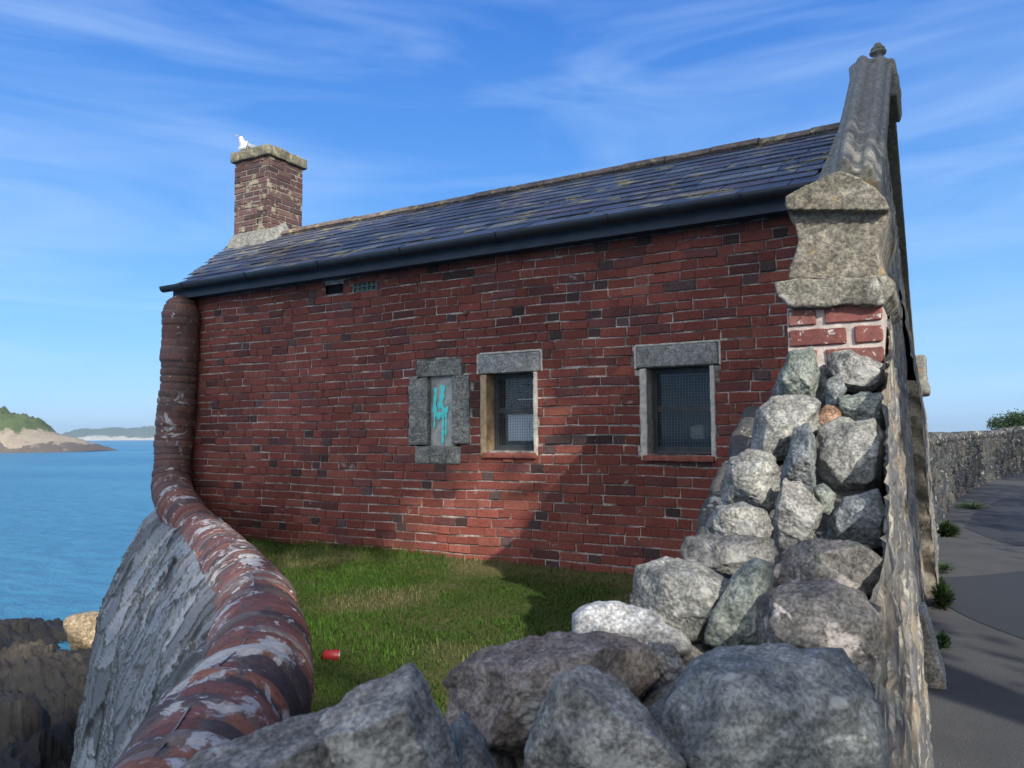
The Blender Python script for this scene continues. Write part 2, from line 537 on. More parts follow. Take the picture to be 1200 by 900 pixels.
def mat_hill(name, lo, mid, hi, zlo, zhi, nsc=.05):
    m, t, b = newmat(name)
    v = objco(t)
    z = nd(t, 'ShaderNodeSeparateXYZ', {0: v}).outputs[2]
    n = noise(t, v, nsc, 7, .7)
    zz = math_(t, 'ADD', z, math_(t, 'MULTIPLY', math_(t, 'SUBTRACT', n, .5), (zhi - zlo) * 1.1))
    k = nd(t, 'ShaderNodeMapRange', {'Value': zz, 'From Min': zlo, 'From Max': zhi}).outputs[0]
    c = mixc(t, ramp(t, k, (.18, 0), (.24, 1)), lo, mid)
    c = mixc(t, ramp(t, k, (.55, 0), (.68, 1)), c, hi)
    c = mixc(t, ramp(t, noise(t, v, nsc * 7, 5, .7), (.35, .5), (.6, 0)), c, mixc(t, 1, c, (.45, .45, .45), 'MULTIPLY'))
    fin(t, b, c, .95, .1)
    return m

# ================================================================== SETTING
# --- sea
q_ = np.linspace(-1, 1, 90); q_ = np.sign(q_) * np.abs(q_) ** 3 * 5600
sx_, sy_ = np.meshgrid(q_, q_ + 1500, indexing='ij')
me = fast_mesh(np.stack([sx_.ravel(), sy_.ravel(), np.full(sx_.size, SEA_Z)], 1), grid_faces(90, 90))
struct(link('sea', me, mat_sea()))

# --- line of the sea wall (top of the brick coping), seen in plan; s grows away from the viewer
def pl(px, py, d):
    p = at_d(px, py, d); return p
wall_pts = [np.array((-1.02, -4.0, -.80)), np.array((-1.05, -1.0, -.80)), np.array((-1.12, .55, -.80))]
for (px, py) in ((262, 862), (296, 815), (303, 750), (294, 702), (258, 652), (234, 624)):
    wall_pts.append(at_z(px, py, -.80))
p5 = at_d(214, 601, 6.75); p6 = at_d(202, 575, 7.45); p7 = at_d(202, 545, 7.62)
p8 = at_d(205, 500, 7.68); p9 = at_d(210, 440, 7.72); pA = at_d(213, 346, 7.76)
wall_pts += [p5, p6, p7, p8, p9, pA]
WP = np.array(wall_pts)
def catmull(P, step=.0125):
    P = np.vstack([2 * P[0] - P[1], P, 2 * P[-1] - P[-2]])
    out = []
    for i in range(1, len(P) - 2):
        n = max(4, int(np.linalg.norm(P[i + 1] - P[i]) / step))
        t = np.linspace(0, 1, n, endpoint=False)[:, None]
        a, b, c, d = P[i - 1], P[i], P[i + 1], P[i + 2]
        out.append(.5 * (2 * b + (c - a) * t + (2 * a - 5 * b + 4 * c - d) * t ** 2 + (3 * b - a - 3 * c + d) * t ** 3))
    out.append(P[-2][None])
    return np.vstack(out)
CL = catmull(WP)
seg = np.linalg.norm(np.diff(CL, axis=0), axis=1)
S = np.concatenate([[0], np.cumsum(seg)])
sN = int(S[-1] / .0125)
ss = np.linspace(0, S[-1], sN)
CLs = np.stack([np.interp(ss, S, CL[:, k]) for k in range(3)], 1)
for _ in range(6):
    CLs[1:-1] = .25 * CLs[:-2] + .5 * CLs[1:-1] + .25 * CLs[2:]

# plan polyline (horizontal part only, then carried on past the building's skewed end)
plan = [p[:2] for p in wall_pts[:-4]]
plan += [np.array((-7.05, 5.25)), np.array((-8.75, 7.6)), np.array((-10.5, 10.5)), np.array((-13, 15))]
plan = np.array(plan)
def plan_resample(step):
    P3 = np.hstack([plan, np.zeros((len(plan), 1))])
    L = catmull(P3, .03)[:, :2]
    d = np.concatenate([[0], np.cumsum(np.linalg.norm(np.diff(L, axis=0), axis=1))])
    s = np.arange(0, d[-1], step)
    return np.stack([np.interp(s, d, L[:, k]) for k in range(2)], 1), s
# sea_side(x,y) > 0 on the sea side of the wall line
PLc, PLs = plan_resample(.1)
def sea_side(x, y):
    x = np.atleast_1d(x).astype(float); y = np.atleast_1d(y).astype(float)
    out = np.zeros(len(x))
    T = np.gradient(PLc, axis=0); T /= np.linalg.norm(T, axis=1)[:, None]
    for k in range(0, len(x), 4000):
        dx = x[k:k+4000, None] - PLc[None, :, 0]; dy = y[k:k+4000, None] - PLc[None, :, 1]
        j = np.argmin(dx ** 2 + dy ** 2, 1); r = np.arange(len(j))
        cr_ = T[j, 0] * dy[r, j] - T[j, 1] * dx[r, j]
        out[k:k+4000] = np.sign(cr_) * np.sqrt(dx[r, j] ** 2 + dy[r, j] ** 2)
    return out

# --- grass plot
nx, ny = 200, 130
gx, gy = np.meshgrid(np.linspace(-7.0, -.2, nx), np.linspace(.4, 5.22, ny), indexing='ij')
def grass_h(x, y):
    P = np.stack([x, y, 0 * x], 1)
    return GRASS_Z + .03 * fbm(P, .9, 3, 5) + .010 * fbm(P, 6, 3, 6) + .05 * np.exp(-((y - 5.15) / .18) ** 2) * (1 + .6 * fbm(P, 1.5, 2, 3))
V = np.stack([gx.ravel(), gy.ravel(), grass_h(gx.ravel(), gy.ravel())], 1)
Fc = grid_faces(nx, ny)
cen = V[Fc].mean(1)
Fc = Fc[sea_side(cen[:, 0], cen[:, 1]) < .05]
struct(link('grass_plot', fast_mesh(V, Fc), mat_ground_grass(), smooth=True))

# grass blades
nb = 150000
bx_ = RNG.uniform(-6.9, -.5, nb); by_ = RNG.uniform(.9, 5.13, nb)
k = (sea_side(bx_, by_) < -.12) & ~((bx_ > -.9) & (by_ < 2.6))
bx_, by_ = bx_[k], by_[k]
P = np.stack([bx_, by_, 0 * bx_], 1)
dry = fbm(P, 1.3, 4, 21); tall = fbm(P, 2.0, 3, 31)
dry = dry + .35 * np.exp(-((by_ - 5.05) / .35) ** 2)
keep = RNG.uniform(0, 1, len(bx_)) < np.clip(1.1 - .8 * (dry > .25), .45, 1)
bx_, by_, dry, tall = bx_[keep], by_[keep], dry[keep], tall[keep]
n = len(bx_)
h = np.clip(.022 + .014 * tall, .010, .05) * RNG.uniform(.6, 1.5, n)
edge = np.exp(-((by_ - 5.12) / .06) ** 2); h *= 1 + .9 * edge
az = RNG.uniform(0, 2 * np.pi, n); lean = RNG.uniform(.2, 1.1, n) * h
w = RNG.uniform(.0018, .0038, n)
zb = grass_h(bx_, by_) - .004
lx, ly = np.cos(az) * lean, np.sin(az) * lean
wx, wy = -np.sin(az) * w, np.cos(az) * w
V = np.zeros((n, 5, 3))
V[:, 0] = np.stack([bx_ - wx, by_ - wy, zb], 1); V[:, 1] = np.stack([bx_ + wx, by_ + wy, zb], 1)
V[:, 2] = np.stack([bx_ + wx * .7 + lx * .4, by_ + wy * .7 + ly * .4, zb + h * .6], 1)
V[:, 3] = np.stack([bx_ - wx * .7 + lx * .4, by_ - wy * .7 + ly * .4, zb + h * .6], 1)
V[:, 4] = np.stack([bx_ + lx, by_ + ly, zb + h], 1)
b0 = (np.arange(n) * 5)[:, None]
tri = np.concatenate([b0 + [0, 1, 2], b0 + [0, 2, 3], b0 + [3, 2, 4]], 0)
gm = fast_mesh(V.reshape(-1, 3), tri)
dd = np.clip((dry - .16) * 2.6 + RNG.uniform(-.35, .35, n), 0, 1)[:, None]
cg = np.array((.052, .112, .014)) * (1 + .5 * tall[:, None]); cd = np.array((.19, .17, .08))
colr = (cg * (1 - dd) + cd * dd) * RNG.uniform(.65, 1.35, (n, 1))
vcol(gm, np.repeat(colr, 5, 0))
g = link('grass', gm, mat_blades()); struct(g, 'stuff')
g['label'] = 'patchy green grass with straw patches below the brick wall'; g['category'] = 'grass'

# --- promenade land and asphalt path
def path_edge(Y):      # foot of the wall along the path
    Y = np.asarray(Y, float)
    return -.09 + np.where(Y > 11.3, .0055 * (Y - 11.3) ** 2 * .95, 0)
ys = np.concatenate([np.arange(-12, 12, .5), np.arange(12, 60, 1.0)])
land = [(-1.0 + 0 * 0, y, PATH_Z - .03) for y in ys]
V, Fc = [], []
for y in ys:
    e = float(path_edge(y)) - (.25 if y > 1.5 else .9)
    V += [(e, y, PATH_Z - .012), (e + 6, y, PATH_Z - .012), (e + 60, y, PATH_Z + .3), (e + 160, y + 60, PATH_Z - 1)]
for i in range(len(ys) - 1):
    for j in range(3):
        a = i * 4 + j; Fc.append((a, a + 1, a + 5, a + 4))
struct(link('promenade_ground', mesh(V, Fc), mat_ground_grass()))
V, Fc = [], []
yy = np.concatenate([np.arange(-8, 12, .25), np.arange(12, 58, .6)])
for y in yy:
    e = float(path_edge(y)) - (.12 if y > 1.5 else .8)
    for q in np.linspace(0, 1, 9):
        V.append((e + q * 4.4, y, PATH_Z))
for i in range(len(yy) - 1):
    for j in range(8):
        a = i * 9 + j; Fc.append((a, a + 1, a + 10, a + 9))
struct(link('path', mesh(V, Fc), mat_asphalt(), smooth=True))
# darker, bluer patches laid on the path, with their own wavy outlines
def patch(pxs, name):
    pts = [at_z(x, y, PATH_Z + .004) for x, y in pxs]
    P = catmull(np.array(pts + [pts[0]]), .1)[:-1]
    me = mesh(P, [tuple(range(len(P)))]) ; struct(link(name, me, M_patch))
M_patch = mat_patch()
patch([(1097, 677), (1150, 674), (1215, 668), (1290, 672), (1330, 780), (1240, 765), (1200, 749), (1150, 730), (1117, 714), (1096, 696)], 'path_patch')
patch([(1130, 618), (1165, 632), (1205, 640), (1260, 640), (1250, 585), (1190, 582), (1150, 596)], 'path_patch')

# --- shore rocks below the sea wall
nx, ny = 420, 420
u, v_ = np.meshgrid(np.linspace(0, 1, nx), np.linspace(0, 1, ny), indexing='ij')
# fan out from the viewer: depth 7..38 m, lateral
dep = 5 * (44 / 5) ** u.ravel(); lat = (-1.25 + v_.ravel() * 1.25) * dep
CRh = np.array((math.cos(HEAD), math.sin(HEAD))); CFh = np.array((-math.sin(HEAD), math.cos(HEAD)))
xy = lat[:, None] * CRh + dep[:, None] * CFh
P = np.stack([xy[:, 0], xy[:, 1], 0 * dep], 1)
rg = 1 - np.abs(fbm(P * np.array((1, 1.6, 1)), .33, 6, 41, .55)) * 2
shore_d = 24.0 + 2.8 * fbm(P, .16, 3, 43) + .03 * lat
fall = np.clip((dep - shore_d) / 5, -1.5, 2.5)
z = SEA_Z + .10 - 1.1 * np.clip(fall, 0, 3) + np.clip(-fall, 0, 1.5) * .45 + (rg - .55) * 1.0 * np.clip(.55 + -fall * .5, .12, 1) + .16 * fbm(P, 1.7, 6, 44, .6) * np.clip(1.2 - fall, .2, 1)
wq = P[:, :2] * .9 + .5 * np.stack([fbm(P, .8, 3, 51), fbm(P, .8, 3, 52)], 1)
_, _, ihh = worley(wq, 5); z = z + (.40 * (ihh - .5) + .25 * worley.tilt) * np.clip(1 - fall, 0, 1)
_, _, ihh = worley(wq * 3.1, 6); z = z + (.07 * (ihh - .5) + .08 * worley.tilt) * np.clip(1 - fall, 0, 1)
me = fast_mesh(np.stack([P[:, 0], P[:, 1], z], 1), grid_faces(nx, ny)[:, ::-1])
lit = np.clip((z - SEA_Z - .55) * 1.2, 0, 1) * np.clip((dep - 16) / 5, 0, 1) * np.clip(.45 + fbm(P, .5, 3, 49) * 1.6, 0, 1)  # sunlight on the far ridge tops, painted as a colour mask
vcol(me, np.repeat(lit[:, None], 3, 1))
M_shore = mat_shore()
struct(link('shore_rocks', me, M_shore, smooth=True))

# --- islands
def island(name, prof, d, depth, mat, base_py=None, n=70, s=0):
    """prof: (px, py) of its skyline; a real hill with depth, standing in the sea at distance d"""
    prof = np.array(prof, float)
    pxs = np.linspace(prof[0, 0], prof[-1, 0], n)
    V = []
    m_ = 26
    for px in pxs:
        top = at_d(px, np.interp(px, prof[:, 0], prof[:, 1]), d)
        H = max(top[2] - SEA_Z, 0)
        for j in range(m_):
            q = j / (m_ - 1) * 2 - 1
            pr = max(0, 1 - abs(q) ** 1.6) ** .8
            dirn = np.array((-math.sin(HEAD), math.cos(HEAD), 0))
            p = np.array((top[0], top[1], 0)) + dirn * q * depth
            p[2] = SEA_Z - .5 + (H + .5) * pr
            V.append(p)
    V = np.array(V)
    V[:, 2] += fbm(V, 12 / depth, 5, 61 + s) * (V[:, 2] - SEA_Z) * .22
    o = link(name, fast_mesh(V, grid_faces(n, m_)), mat, smooth=True)
    return struct(o)
island('headland', [(-160, 530), (-120, 488), (-90, 478), (-40, 480), (-2, 483), (1, 479), (7, 480), (9, 486), (20, 486), (37, 487), (42, 490), (45, 499), (52, 503), (60, 508), (74, 511), (92, 516), (104, 520), (114, 528)], 360, 26,
       mat_hill('headland_rock', (.12, .105, .09), (.30, .255, .20), (.085, .115, .05), SEA_Z + .2, 9, .16), n=120)
far_m = mat_hill('far_island_grass', (.40, .39, .34), (.10, .13, .10), (.10, .13, .10), SEA_Z - 2, 60, .01)
island('far_island', [(80, 514), (92, 505), (98, 502), (106, 503), (120, 503.5), (128, 501), (140, 501), (150, 503), (166, 500.5), (180, 500), (215, 499), (260, 503), (290, 507)], 2600, 170, far_m, s=5)

# ================================================================== SEA WALL
sea_wall = thing('sea_wall', 'curved stone sea wall with a rounded red brick coping that climbs the corner of the brick building', 'wall', (-2.3, 2.1, -1.0))
# coping: a swept round of bricks laid on edge
na = 40
T = np.gradient(CLs, axis=0); T /= np.linalg.norm(T, axis=1)[:, None]
ref = np.zeros_like(T)
# reference "up": vertical on the level part, swinging towards the viewer on the upright part
Wup = np.clip(np.abs(T[:, 2]), 0, 1)[:, None]
tow = -CLs.copy(); tow[:, 2] = 0; tow /= np.linalg.norm(tow, axis=1)[:, None]
ref = np.array((0, 0, 1.0)) * (1 - Wup) + tow * Wup
N1 = ref - (ref * T).sum(1)[:, None] * T; N1 /= np.linalg.norm(N1, axis=1)[:, None]
N2 = np.cross(T, N1)
ang = np.linspace(-2.35, 2.35, na)
brick_len = .074
s0 = np.linspace(0, S[-1], sN)
idx = np.floor(s0 / brick_len); fr = s0 / brick_len - idx
hsh = lambda k, q: _hash(k.astype(np.int64), np.zeros(len(k), np.int64) + q, np.zeros(len(k), np.int64))
groove = np.clip(1 - np.minimum(fr, 1 - fr) / .11, 0, 1)
Rr = .182 + (hsh(idx, 1) - .5) * .018
Rr = Rr[:, None] - .016 * groove[:, None] ** 1.5
topcap = np.clip((S[-1] - s0) / .20, 0, 1); Rr = Rr * np.sqrt(np.clip(1 - (1 - topcap) ** 2, .0004, 1))[:, None]
# split each round into two or three bricks round the arc
arcj = np.clip(1 - np.abs(((ang[None, :] + 2.35 + hsh(idx, 5)[:, None] * 1.3) / 1.57) % 1 - .5) * 2, 0, 1)
arcg = (arcj < .06) * 1.0
V = CLs[:, None, :] + (Rr - .006 * arcg)[:, :, None] * (np.cos(ang)[None, :, None] * N1[:, None, :] + np.sin(ang)[None, :, None] * N2[:, None, :])
V = V.reshape(-1, 3)
me = fast_mesh(V, grid_faces(sN, na)[:, ::-1])
displace(me, .008, 14, 4, 71); displace(me, .004, 70, 3, 72)
arci = np.floor((ang[None, :] + 2.35 + hsh(idx, 5)[:, None] * 1.3) / 1.57)
hh = _hash(np.repeat(idx[:, None], na, 1).ravel().astype(np.int64), arci.ravel().astype(np.int64), np.zeros(sN * na, np.int64), 9)
hh2 = _hash(np.repeat(idx[:, None], na, 1).ravel().astype(np.int64), arci.ravel().astype(np.int64), np.zeros(sN * na, np.int64), 10)
cA, cB, cC, cD = np.array((.205, .085, .070)), np.array((.31, .125, .075)), np.array((.10, .070, .070)), np.array((.23, .17, .155))
zr_ = np.clip((CLs[:, 2] + .72) / .25, 0, 1).repeat(na)[:, None]
cc = np.where(hh[:, None] < .45, cA, np.where(hh[:, None] < .62, cB, np.where(hh[:, None] < .84, cC, cD))) * (.8 + .4 * hh2[:, None])
cc = cc * (1 - .75 * zr_) + np.array((.150, .078, .070)) * (.85 + .3 * hh2[:, None]) * .75 * zr_
gg = np.repeat(groove[:, None] > .55, na, 1).ravel() | (arcg.ravel() > 0)
cc = np.where(gg[:, None], np.array((.13, .11, .10)), cc)
vcol(me, cc)
link('brick_coping', me, M_cope, sea_wall, smooth=True)
# stone body: battered sea face from the coping down to the shore
pc, ps = plan_resample(.022)
Tn = np.gradient(pc, axis=0); Tn /= np.linalg.norm(Tn, axis=1)[:, None]
Nn = np.stack([-Tn[:, 1], Tn[:, 0]], 1)       # towards the sea
for _ in range(30): Nn[1:-1] = (Nn[:-2] + Nn[1:-1] + Nn[2:]) / 3
zz = np.concatenate([[-.62, -.70], np.linspace(-.78, -3.2, 150), np.linspace(-3.22, -6.3, 90)])
off = np.interp(-zz, [.62, .7, .8, 1.1, 1.6, 3.0, 5.0, 6.3], [.02, .12, .22, .38, .58, .78, 1.0, 1.15])
VV = np.zeros((len(pc), len(zz), 3))
VV[:, :, :2] = pc[:, None, :] + Nn[:, None, :] * off[None, :, None]
VV[:, :, 2] = zz[None, :]
uv = np.stack([np.repeat(ps, len(zz)), np.tile(zz, len(pc))], 1)
# stones are long slabs lying diagonally
ca, sa = math.cos(.95), math.sin(.95)
us = np.stack([(uv[:, 0] * ca - uv[:, 1] * sa) * 2.3, (uv[:, 0] * sa + uv[:, 1] * ca) * 5.5], 1)
us += .35 * np.stack([fbm(np.stack([us[:, 0], us[:, 1], 0 * us[:, 0]], 1), .7, 3, 81), fbm(np.stack([us[:, 0], us[:, 1], 0 * us[:, 0]], 1), .7, 3, 82)], 1)
d1, d2, ih = worley(us, 3); tilt_ = worley.tilt
e = np.clip((d2 - d1) / .18, 0, 1)
me = fast_mesh(VV.reshape(-1, 3), grid_faces(len(pc), len(zz))[:, ::-1])
co = get_co(me); no = get_no(me)
fade = np.repeat(np.ones((len(pc), 1)), len(zz), 1).ravel() * np.clip((-uv[:, 1] - .6) / .25, 0, 1)
set_co(me, co + no * ((np.minimum(e, .6) / .6 - 1) * .018 + (ih - .5) * .022 + tilt_ * .012 + .012 * fbm(co, 9, 5, 83))[:, None] * fade[:, None])
cc = np.where(e[:, None] < .30, np.array((.09, .088, .08)), np.array((.27, .285, .30)) * (.6 + .8 * ih[:, None]))
cc = np.where((fbm(co, 1.7, 4, 84) > .28)[:, None], cc * np.array((.42, .42, .40)), cc)
vcol(me, cc)
link('stone_face', me, M_seastone, sea_wall, smooth=True)
# inner face of the wall, down to the grass
VV = np.zeros((len(pc), 8, 3)); zi = np.linspace(-.84, -1.3, 8)
VV[:, :, :2] = pc[:, None, :] - Nn[:, None, :] * .15
VV[:, :, 2] = zi[None, :]
k = ps < np.interp(0, [0, 1], [9.5, 9.5])
me = fast_mesh(VV[k].reshape(-1, 3), grid_faces(k.sum(), 8)); displace(me, .02, 9, 4, 85)
vcol(me, np.tile(np.array((.16, .14, .12)), (len(me.vertices), 1)))
link('inner_face', me, M_rubble, sea_wall, smooth=True)
# stone spur under the climbing end of the coping
foot = at_d(206, 560, 7.8)
me = box_mesh((foot[0] - .12, foot[0] + .16, foot[1] - .05, foot[1] + .35, -2.2, 1.25))
me = weather(me, .04, .02, 6, 3, 5)
vcol(me, np.tile(np.array((.10, .085, .08)), (len(me.vertices), 1)))
link('stone_spur', me, M_rubble, sea_wall)

# ================================================================== BUILDING
bld = thing('brick_building', 'red brick building with slate roof, chimney and tall stone gable beside the path', 'building', (-3.7, 6.5, -1.1))
EZ = 1.60          # eaves
RY, RZ = 7.05, 2.68   # ridge
xL = -6.93
# --- windows measured off the wall plane
def wx_(px, py=470): return float(at_Y(px, py, WY)[0])
def wz_(px, py): return float(at_Y(px, py, WY)[2])
W1 = dict(x0=wx_(571), x1=wx_(625), z0=wz_(600, 529), z1=wz_(600, 437))
W2 = dict(x0=wx_(759), x1=wx_(832), z0=wz_(795, 532), z1=wz_(795, 430))
for W in (W1, W2):
    W['lx0'], W['lx1'] = W['x0'] - .085, W['x1'] + .075
    W['lz1'] = W['z1'] + .165
NI = dict(x0=wx_(502), x1=wx_(530), z0=wz_(516, 523), z1=wz_(516, 441))
NI.update(ox0=wx_(480), ox1=wx_(551), cx0=wx_(489), cx1=wx_(540), bz=wz_(516, 544), tz=wz_(516, 422), jt=wz_(516, 442), jb=wz_(516, 522))
holes = []     # (x0,x1,z0,z1) where no bricks go
for W in (W1, W2):
    holes += [(W['x0'] - .055, W['x1'] + .035, W['z0'] - .0, W['z1'] + .001), (W['lx0'], W['lx1'], W['z1'], W['lz1'])]
holes += [(NI['ox0'], NI['ox1'], NI['jb'], NI['jt']), (NI['cx0'], NI['cx1'], NI['jt'] - .01, NI['tz']), (NI['cx0'], NI['cx1'], NI['bz'], NI['jb'] + .01)]
v1 = (wx_(380), wx_(401), wz_(390, 344), wz_(390, 333)); v2 = (wx_(414), wx_(441), wz_(427, 341), wz_(427, 330))
holes += [v1, v2]

def brick_sheet(x0, x1, z0, z1, course, blen, holes, place, rng, palette, dark=.045, joint=.0085, relief=.007, mort=None, skip=.0):
    """rows of individually modelled bricks; place(u, v, w) -> 3D, w is out of the wall"""
    V, Fc, colrs = [], [], []
    nrow = int(math.ceil((z1 - z0) / course))
    for r in range(nrow):
        zb = z0 + r * course
        x = x0 - rng.random() * blen
        last_h = rng.random() < .5
        while x < x1:
            header = rng.random() < (.62 if not last_h else .12); last_h = header
            L = (blen - joint) / 2 - joint / 2 if header else blen - joint
            L *= rng.uniform(.92, 1.07)
            a, b = max(x, x0), min(x + L, x1)
            x += L + joint * rng.uniform(.35, 1.3)
            zz0, zz1 = zb + joint / 2 + rng.uniform(-.0025, .0035), zb + course - joint / 2 + rng.uniform(-.003, .002)
            zz1 = min(zz1, z1)
            if b - a < .025 or zz1 - zz0 < .02: continue
            spans = [(a, b)]
            for (hx0, hx1, hz0, hz1) in holes:
                if zz1 > hz0 + .018 and zz0 < hz1 - .018:
                    ns = []
                    for (p, q) in spans:
                        if q <= hx0 or p >= hx1: ns.append((p, q))
                        else:
                            if hx0 - p > .03: ns.append((p, hx0 - .006))
                            if q - hx1 > .03: ns.append((hx1 + .006, q))
                    spans = ns
            for (p, q) in spans:
                if rng.random() < skip: continue
                u = rng.random()
                if u < dark * (2.2 if header else .07) * 1.6: c = np.array((.090, .056, .054)) * rng.uniform(.6, 1.4)
                elif u < .17: c = palette[1] * rng.uniform(.75, 1.15)
                elif u < .33: c = palette[2] * rng.uniform(.8, 1.2)
                else: c = palette[0] * rng.uniform(.84, 1.14)
                tn_ = .86 + .22 * (.5 + .5 * math.sin(p * 1.3 + zb * 2.1 + 1)) + .12 * math.sin(p * 4.1 - zb * 3.3)
                c = c * tn_
                w = relief + rng.uniform(-.004, .006)
                tl = rng.uniform(-.0034, .0022); ch = .0045
                # front face with a chamfered edge, corners nudged a little
                j = lambda: rng.uniform(-.0034, .0034)
                outer = [(p + j(), zz0 + j()), (q + j(), zz0 + j()), (q + j(), zz1 + j()), (p + j(), zz1 + j())]
                inner = [(outer[0][0] + ch, outer[0][1] + ch), (outer[1][0] - ch, outer[1][1] + ch), (outer[2][0] - ch, outer[2][1] - ch), (outer[3][0] + ch, outer[3][1] - ch)]
                b0 = len(V)
                V += [place(*o_, -.02) for o_ in outer] + [place(*o_, w - ch) for o_ in outer] + [place(i_[0], i_[1], w + tl * (1 if k2 < 2 else -1)) for k2, i_ in enumerate(inner)]
                for a_ in range(4):
                    b_ = (a_ + 1) % 4
                    Fc += [(b0 + a_, b0 + b_, b0 + 4 + b_, b0 + 4 + a_), (b0 + 4 + a_, b0 + 4 + b_, b0 + 8 + b_, b0 + 8 + a_)]
                Fc.append((b0 + 8, b0 + 9, b0 + 10, b0 + 11))
                colrs += [c] * 12
    return V, Fc, colrs
pal = [np.array((.225, .066, .050)), np.array((.155, .058, .054)), np.array((.240, .080, .058))]
def place_front(u, w, o): return (u, WY - o, w + .006 * math.sin(u * 1.7 + w * .8) + .003 * math.sin(u * 5.3 + w * 3))
rng = random.Random(3)
V, Fc, cl = brick_sheet(xL, -.40, -1.16, EZ + .02, .0725, .222, holes, place_front, rng, pal, .05)
bw = mesh(V, Fc); vcol(bw, np.array(cl))
wall_o = link('brick_wall', bw, M_brick, bld)
# mortar bed, built round the openings
def sheet_with_holes(x0, x1, z0, z1, hs, place, nrm_off=0):
    xs = sorted({x0, x1, *[h[0] for h in hs], *[h[1] for h in hs]}); zs = sorted({z0, z1, *[h[2] for h in hs], *[h[3] for h in hs]})
    V, Fc = [], []
    for i in range(len(xs) - 1):
        for j in range(len(zs) - 1):
            cx, cz = (xs[i] + xs[i + 1]) / 2, (zs[j] + zs[j + 1]) / 2
            if any(h[0] < cx < h[1] and h[2] < cz < h[3] for h in hs): continue
            b0 = len(V)
            V += [place(xs[i], zs[j], 0), place(xs[i + 1], zs[j], 0), place(xs[i + 1], zs[j + 1], 0), place(xs[i], zs[j + 1], 0)]
            Fc.append((b0, b0 + 1, b0 + 2, b0 + 3))
    return mesh(V, Fc)
bed = sheet_with_holes(xL, -.40, -1.3, EZ + .02, holes, place_front)
sub(wall_o, link('mortar_bed', bed, M_mortar))
# iron tie in the wall
tie = at_Y(547, 367, WY)
bm = bmesh.new(); bmesh.ops.create_cone(bm, segments=8, radius1=.035, radius2=.012, depth=.03, cap_ends=True, matrix=Matrix.Translation((tie[0], WY - .018, tie[2])) @ Matrix.Rotation(rad(90), 4, 'X'))
me = bpy.data.meshes.new('m'); bm.to_mesh(me); bm.free()
sub(wall_o, link('wall_tie', me, mat_plain('rusty_iron', (.12, .08, .06), .8, .3, .4, 40)))
# other walls (the skewed far end and the back)
xe = -8.62
me = mesh([(xL, WY, -5), (xe, RY + .35, -5), (xe, RY + .35, RZ - .1), (xL, WY, EZ), (-10, 9.6, -5), (-10, 9.6, 1.3), (-.4, 9.6, -5), (-.4, 9.6, 1.3)],
          [(1, 0, 3, 2), (4, 1, 2, 5), (6, 4, 5, 7)])
vcol(me, np.tile(pal[1], (8, 1)))
link('end_wall', me, M_brick, bld)

# --- roof of single slates
def rp(x, t, up=0.0, back=False):       # t metres up the slope from the eaves edge
    y0, z0 = 4.98, EZ - .02
    L = math.hypot(RY - y0, RZ - z0); cy, cz = (RY - y0) / L, (RZ - z0) / L
    y, z_ = y0 + cy * t, z0 + cz * t
    return (x, y - cz * up, z_ + cy * up)
LR = math.hypot(RY - 4.98, RZ - EZ + .02)
def verge(t): return -6.80 + (-8.52 + 6.80) * (t / LR) ** 1.0
V, Fc, cl = [], [], []
gauge, sw = .212, .30
rows = int(LR / gauge) + 1
rr = random.Random(9)
for r in range(rows):
    t0 = r * gauge; t1 = min(t0 + gauge * 1.55, LR)
    x = -.48
    x -= (r % 2) * sw * .5
    while x > verge(t0):
        wv = sw * rr.uniform(.8, 1.2)
        a, b = x - wv + .004, x
        if a < verge(t0): a = verge(t0)
        lift = rr.uniform(-.002, .004); dt = rr.uniform(-.008, .006)
        if rr.random() < .02: dt -= .02
        th = .007
        u0, u1 = .015 + lift, .002
        if t1 > t0 + .04 and b - a > .03:
            b0 = len(V)
            sk = rr.uniform(-.006, .006)
            at2 = verge(t1) if a == verge(t0) else a
            V += [rp(a, t0 + dt + sk, u0), rp(b, t0 + dt - sk, u0 + rr.uniform(-.002, .003)), rp(b, t1, u1), rp(at2, t1, u1),
                  rp(a, t0 + dt + sk, u0 - th), rp(b, t0 + dt - sk, u0 - th), rp(b, t1, u1 - th), rp(at2, t1, u1 - th)]
            Fc += [(b0, b0+1, b0+2, b0+3), (b0+4, b0+7, b0+6, b0+5), (b0, b0+4, b0+5, b0+1), (b0+1, b0+5, b0+6, b0+2), (b0+3, b0+7, b0+4, b0)]
            q = rr.random()
            c = np.array((.075, .085, .115)) * rr.uniform(.7, 1.35)
            if q < .16: c = np.array((.095, .080, .10)) * rr.uniform(.8, 1.2)
            elif q < .26: c = np.array((.14, .155, .18)) * rr.uniform(.8, 1.3)
            cl += [c] * 8
        x -= wv + .003
roof_me = mesh(V, Fc); vcol(roof_me, np.array(cl))
roof = link('slate_roof', roof_me, M_slate, bld)
# boards under the slates and the far slope
y2, z2 = 9.75, 1.25
me = mesh([rp(-.42, 0, -.012), rp(-.42, LR, -.012), rp(verge(LR) + .02, LR, -.012), rp(verge(0) + .02, 0, -.012), (-.42, y2, z2), (-10, y2, z2)],
          [(0, 1, 2, 3), (1, 4, 5, 2)])
vcol(me, np.tile(np.array((.05, .055, .07)), (6, 1)))
sub(roof, link('roof_boarding', me, M_slate))
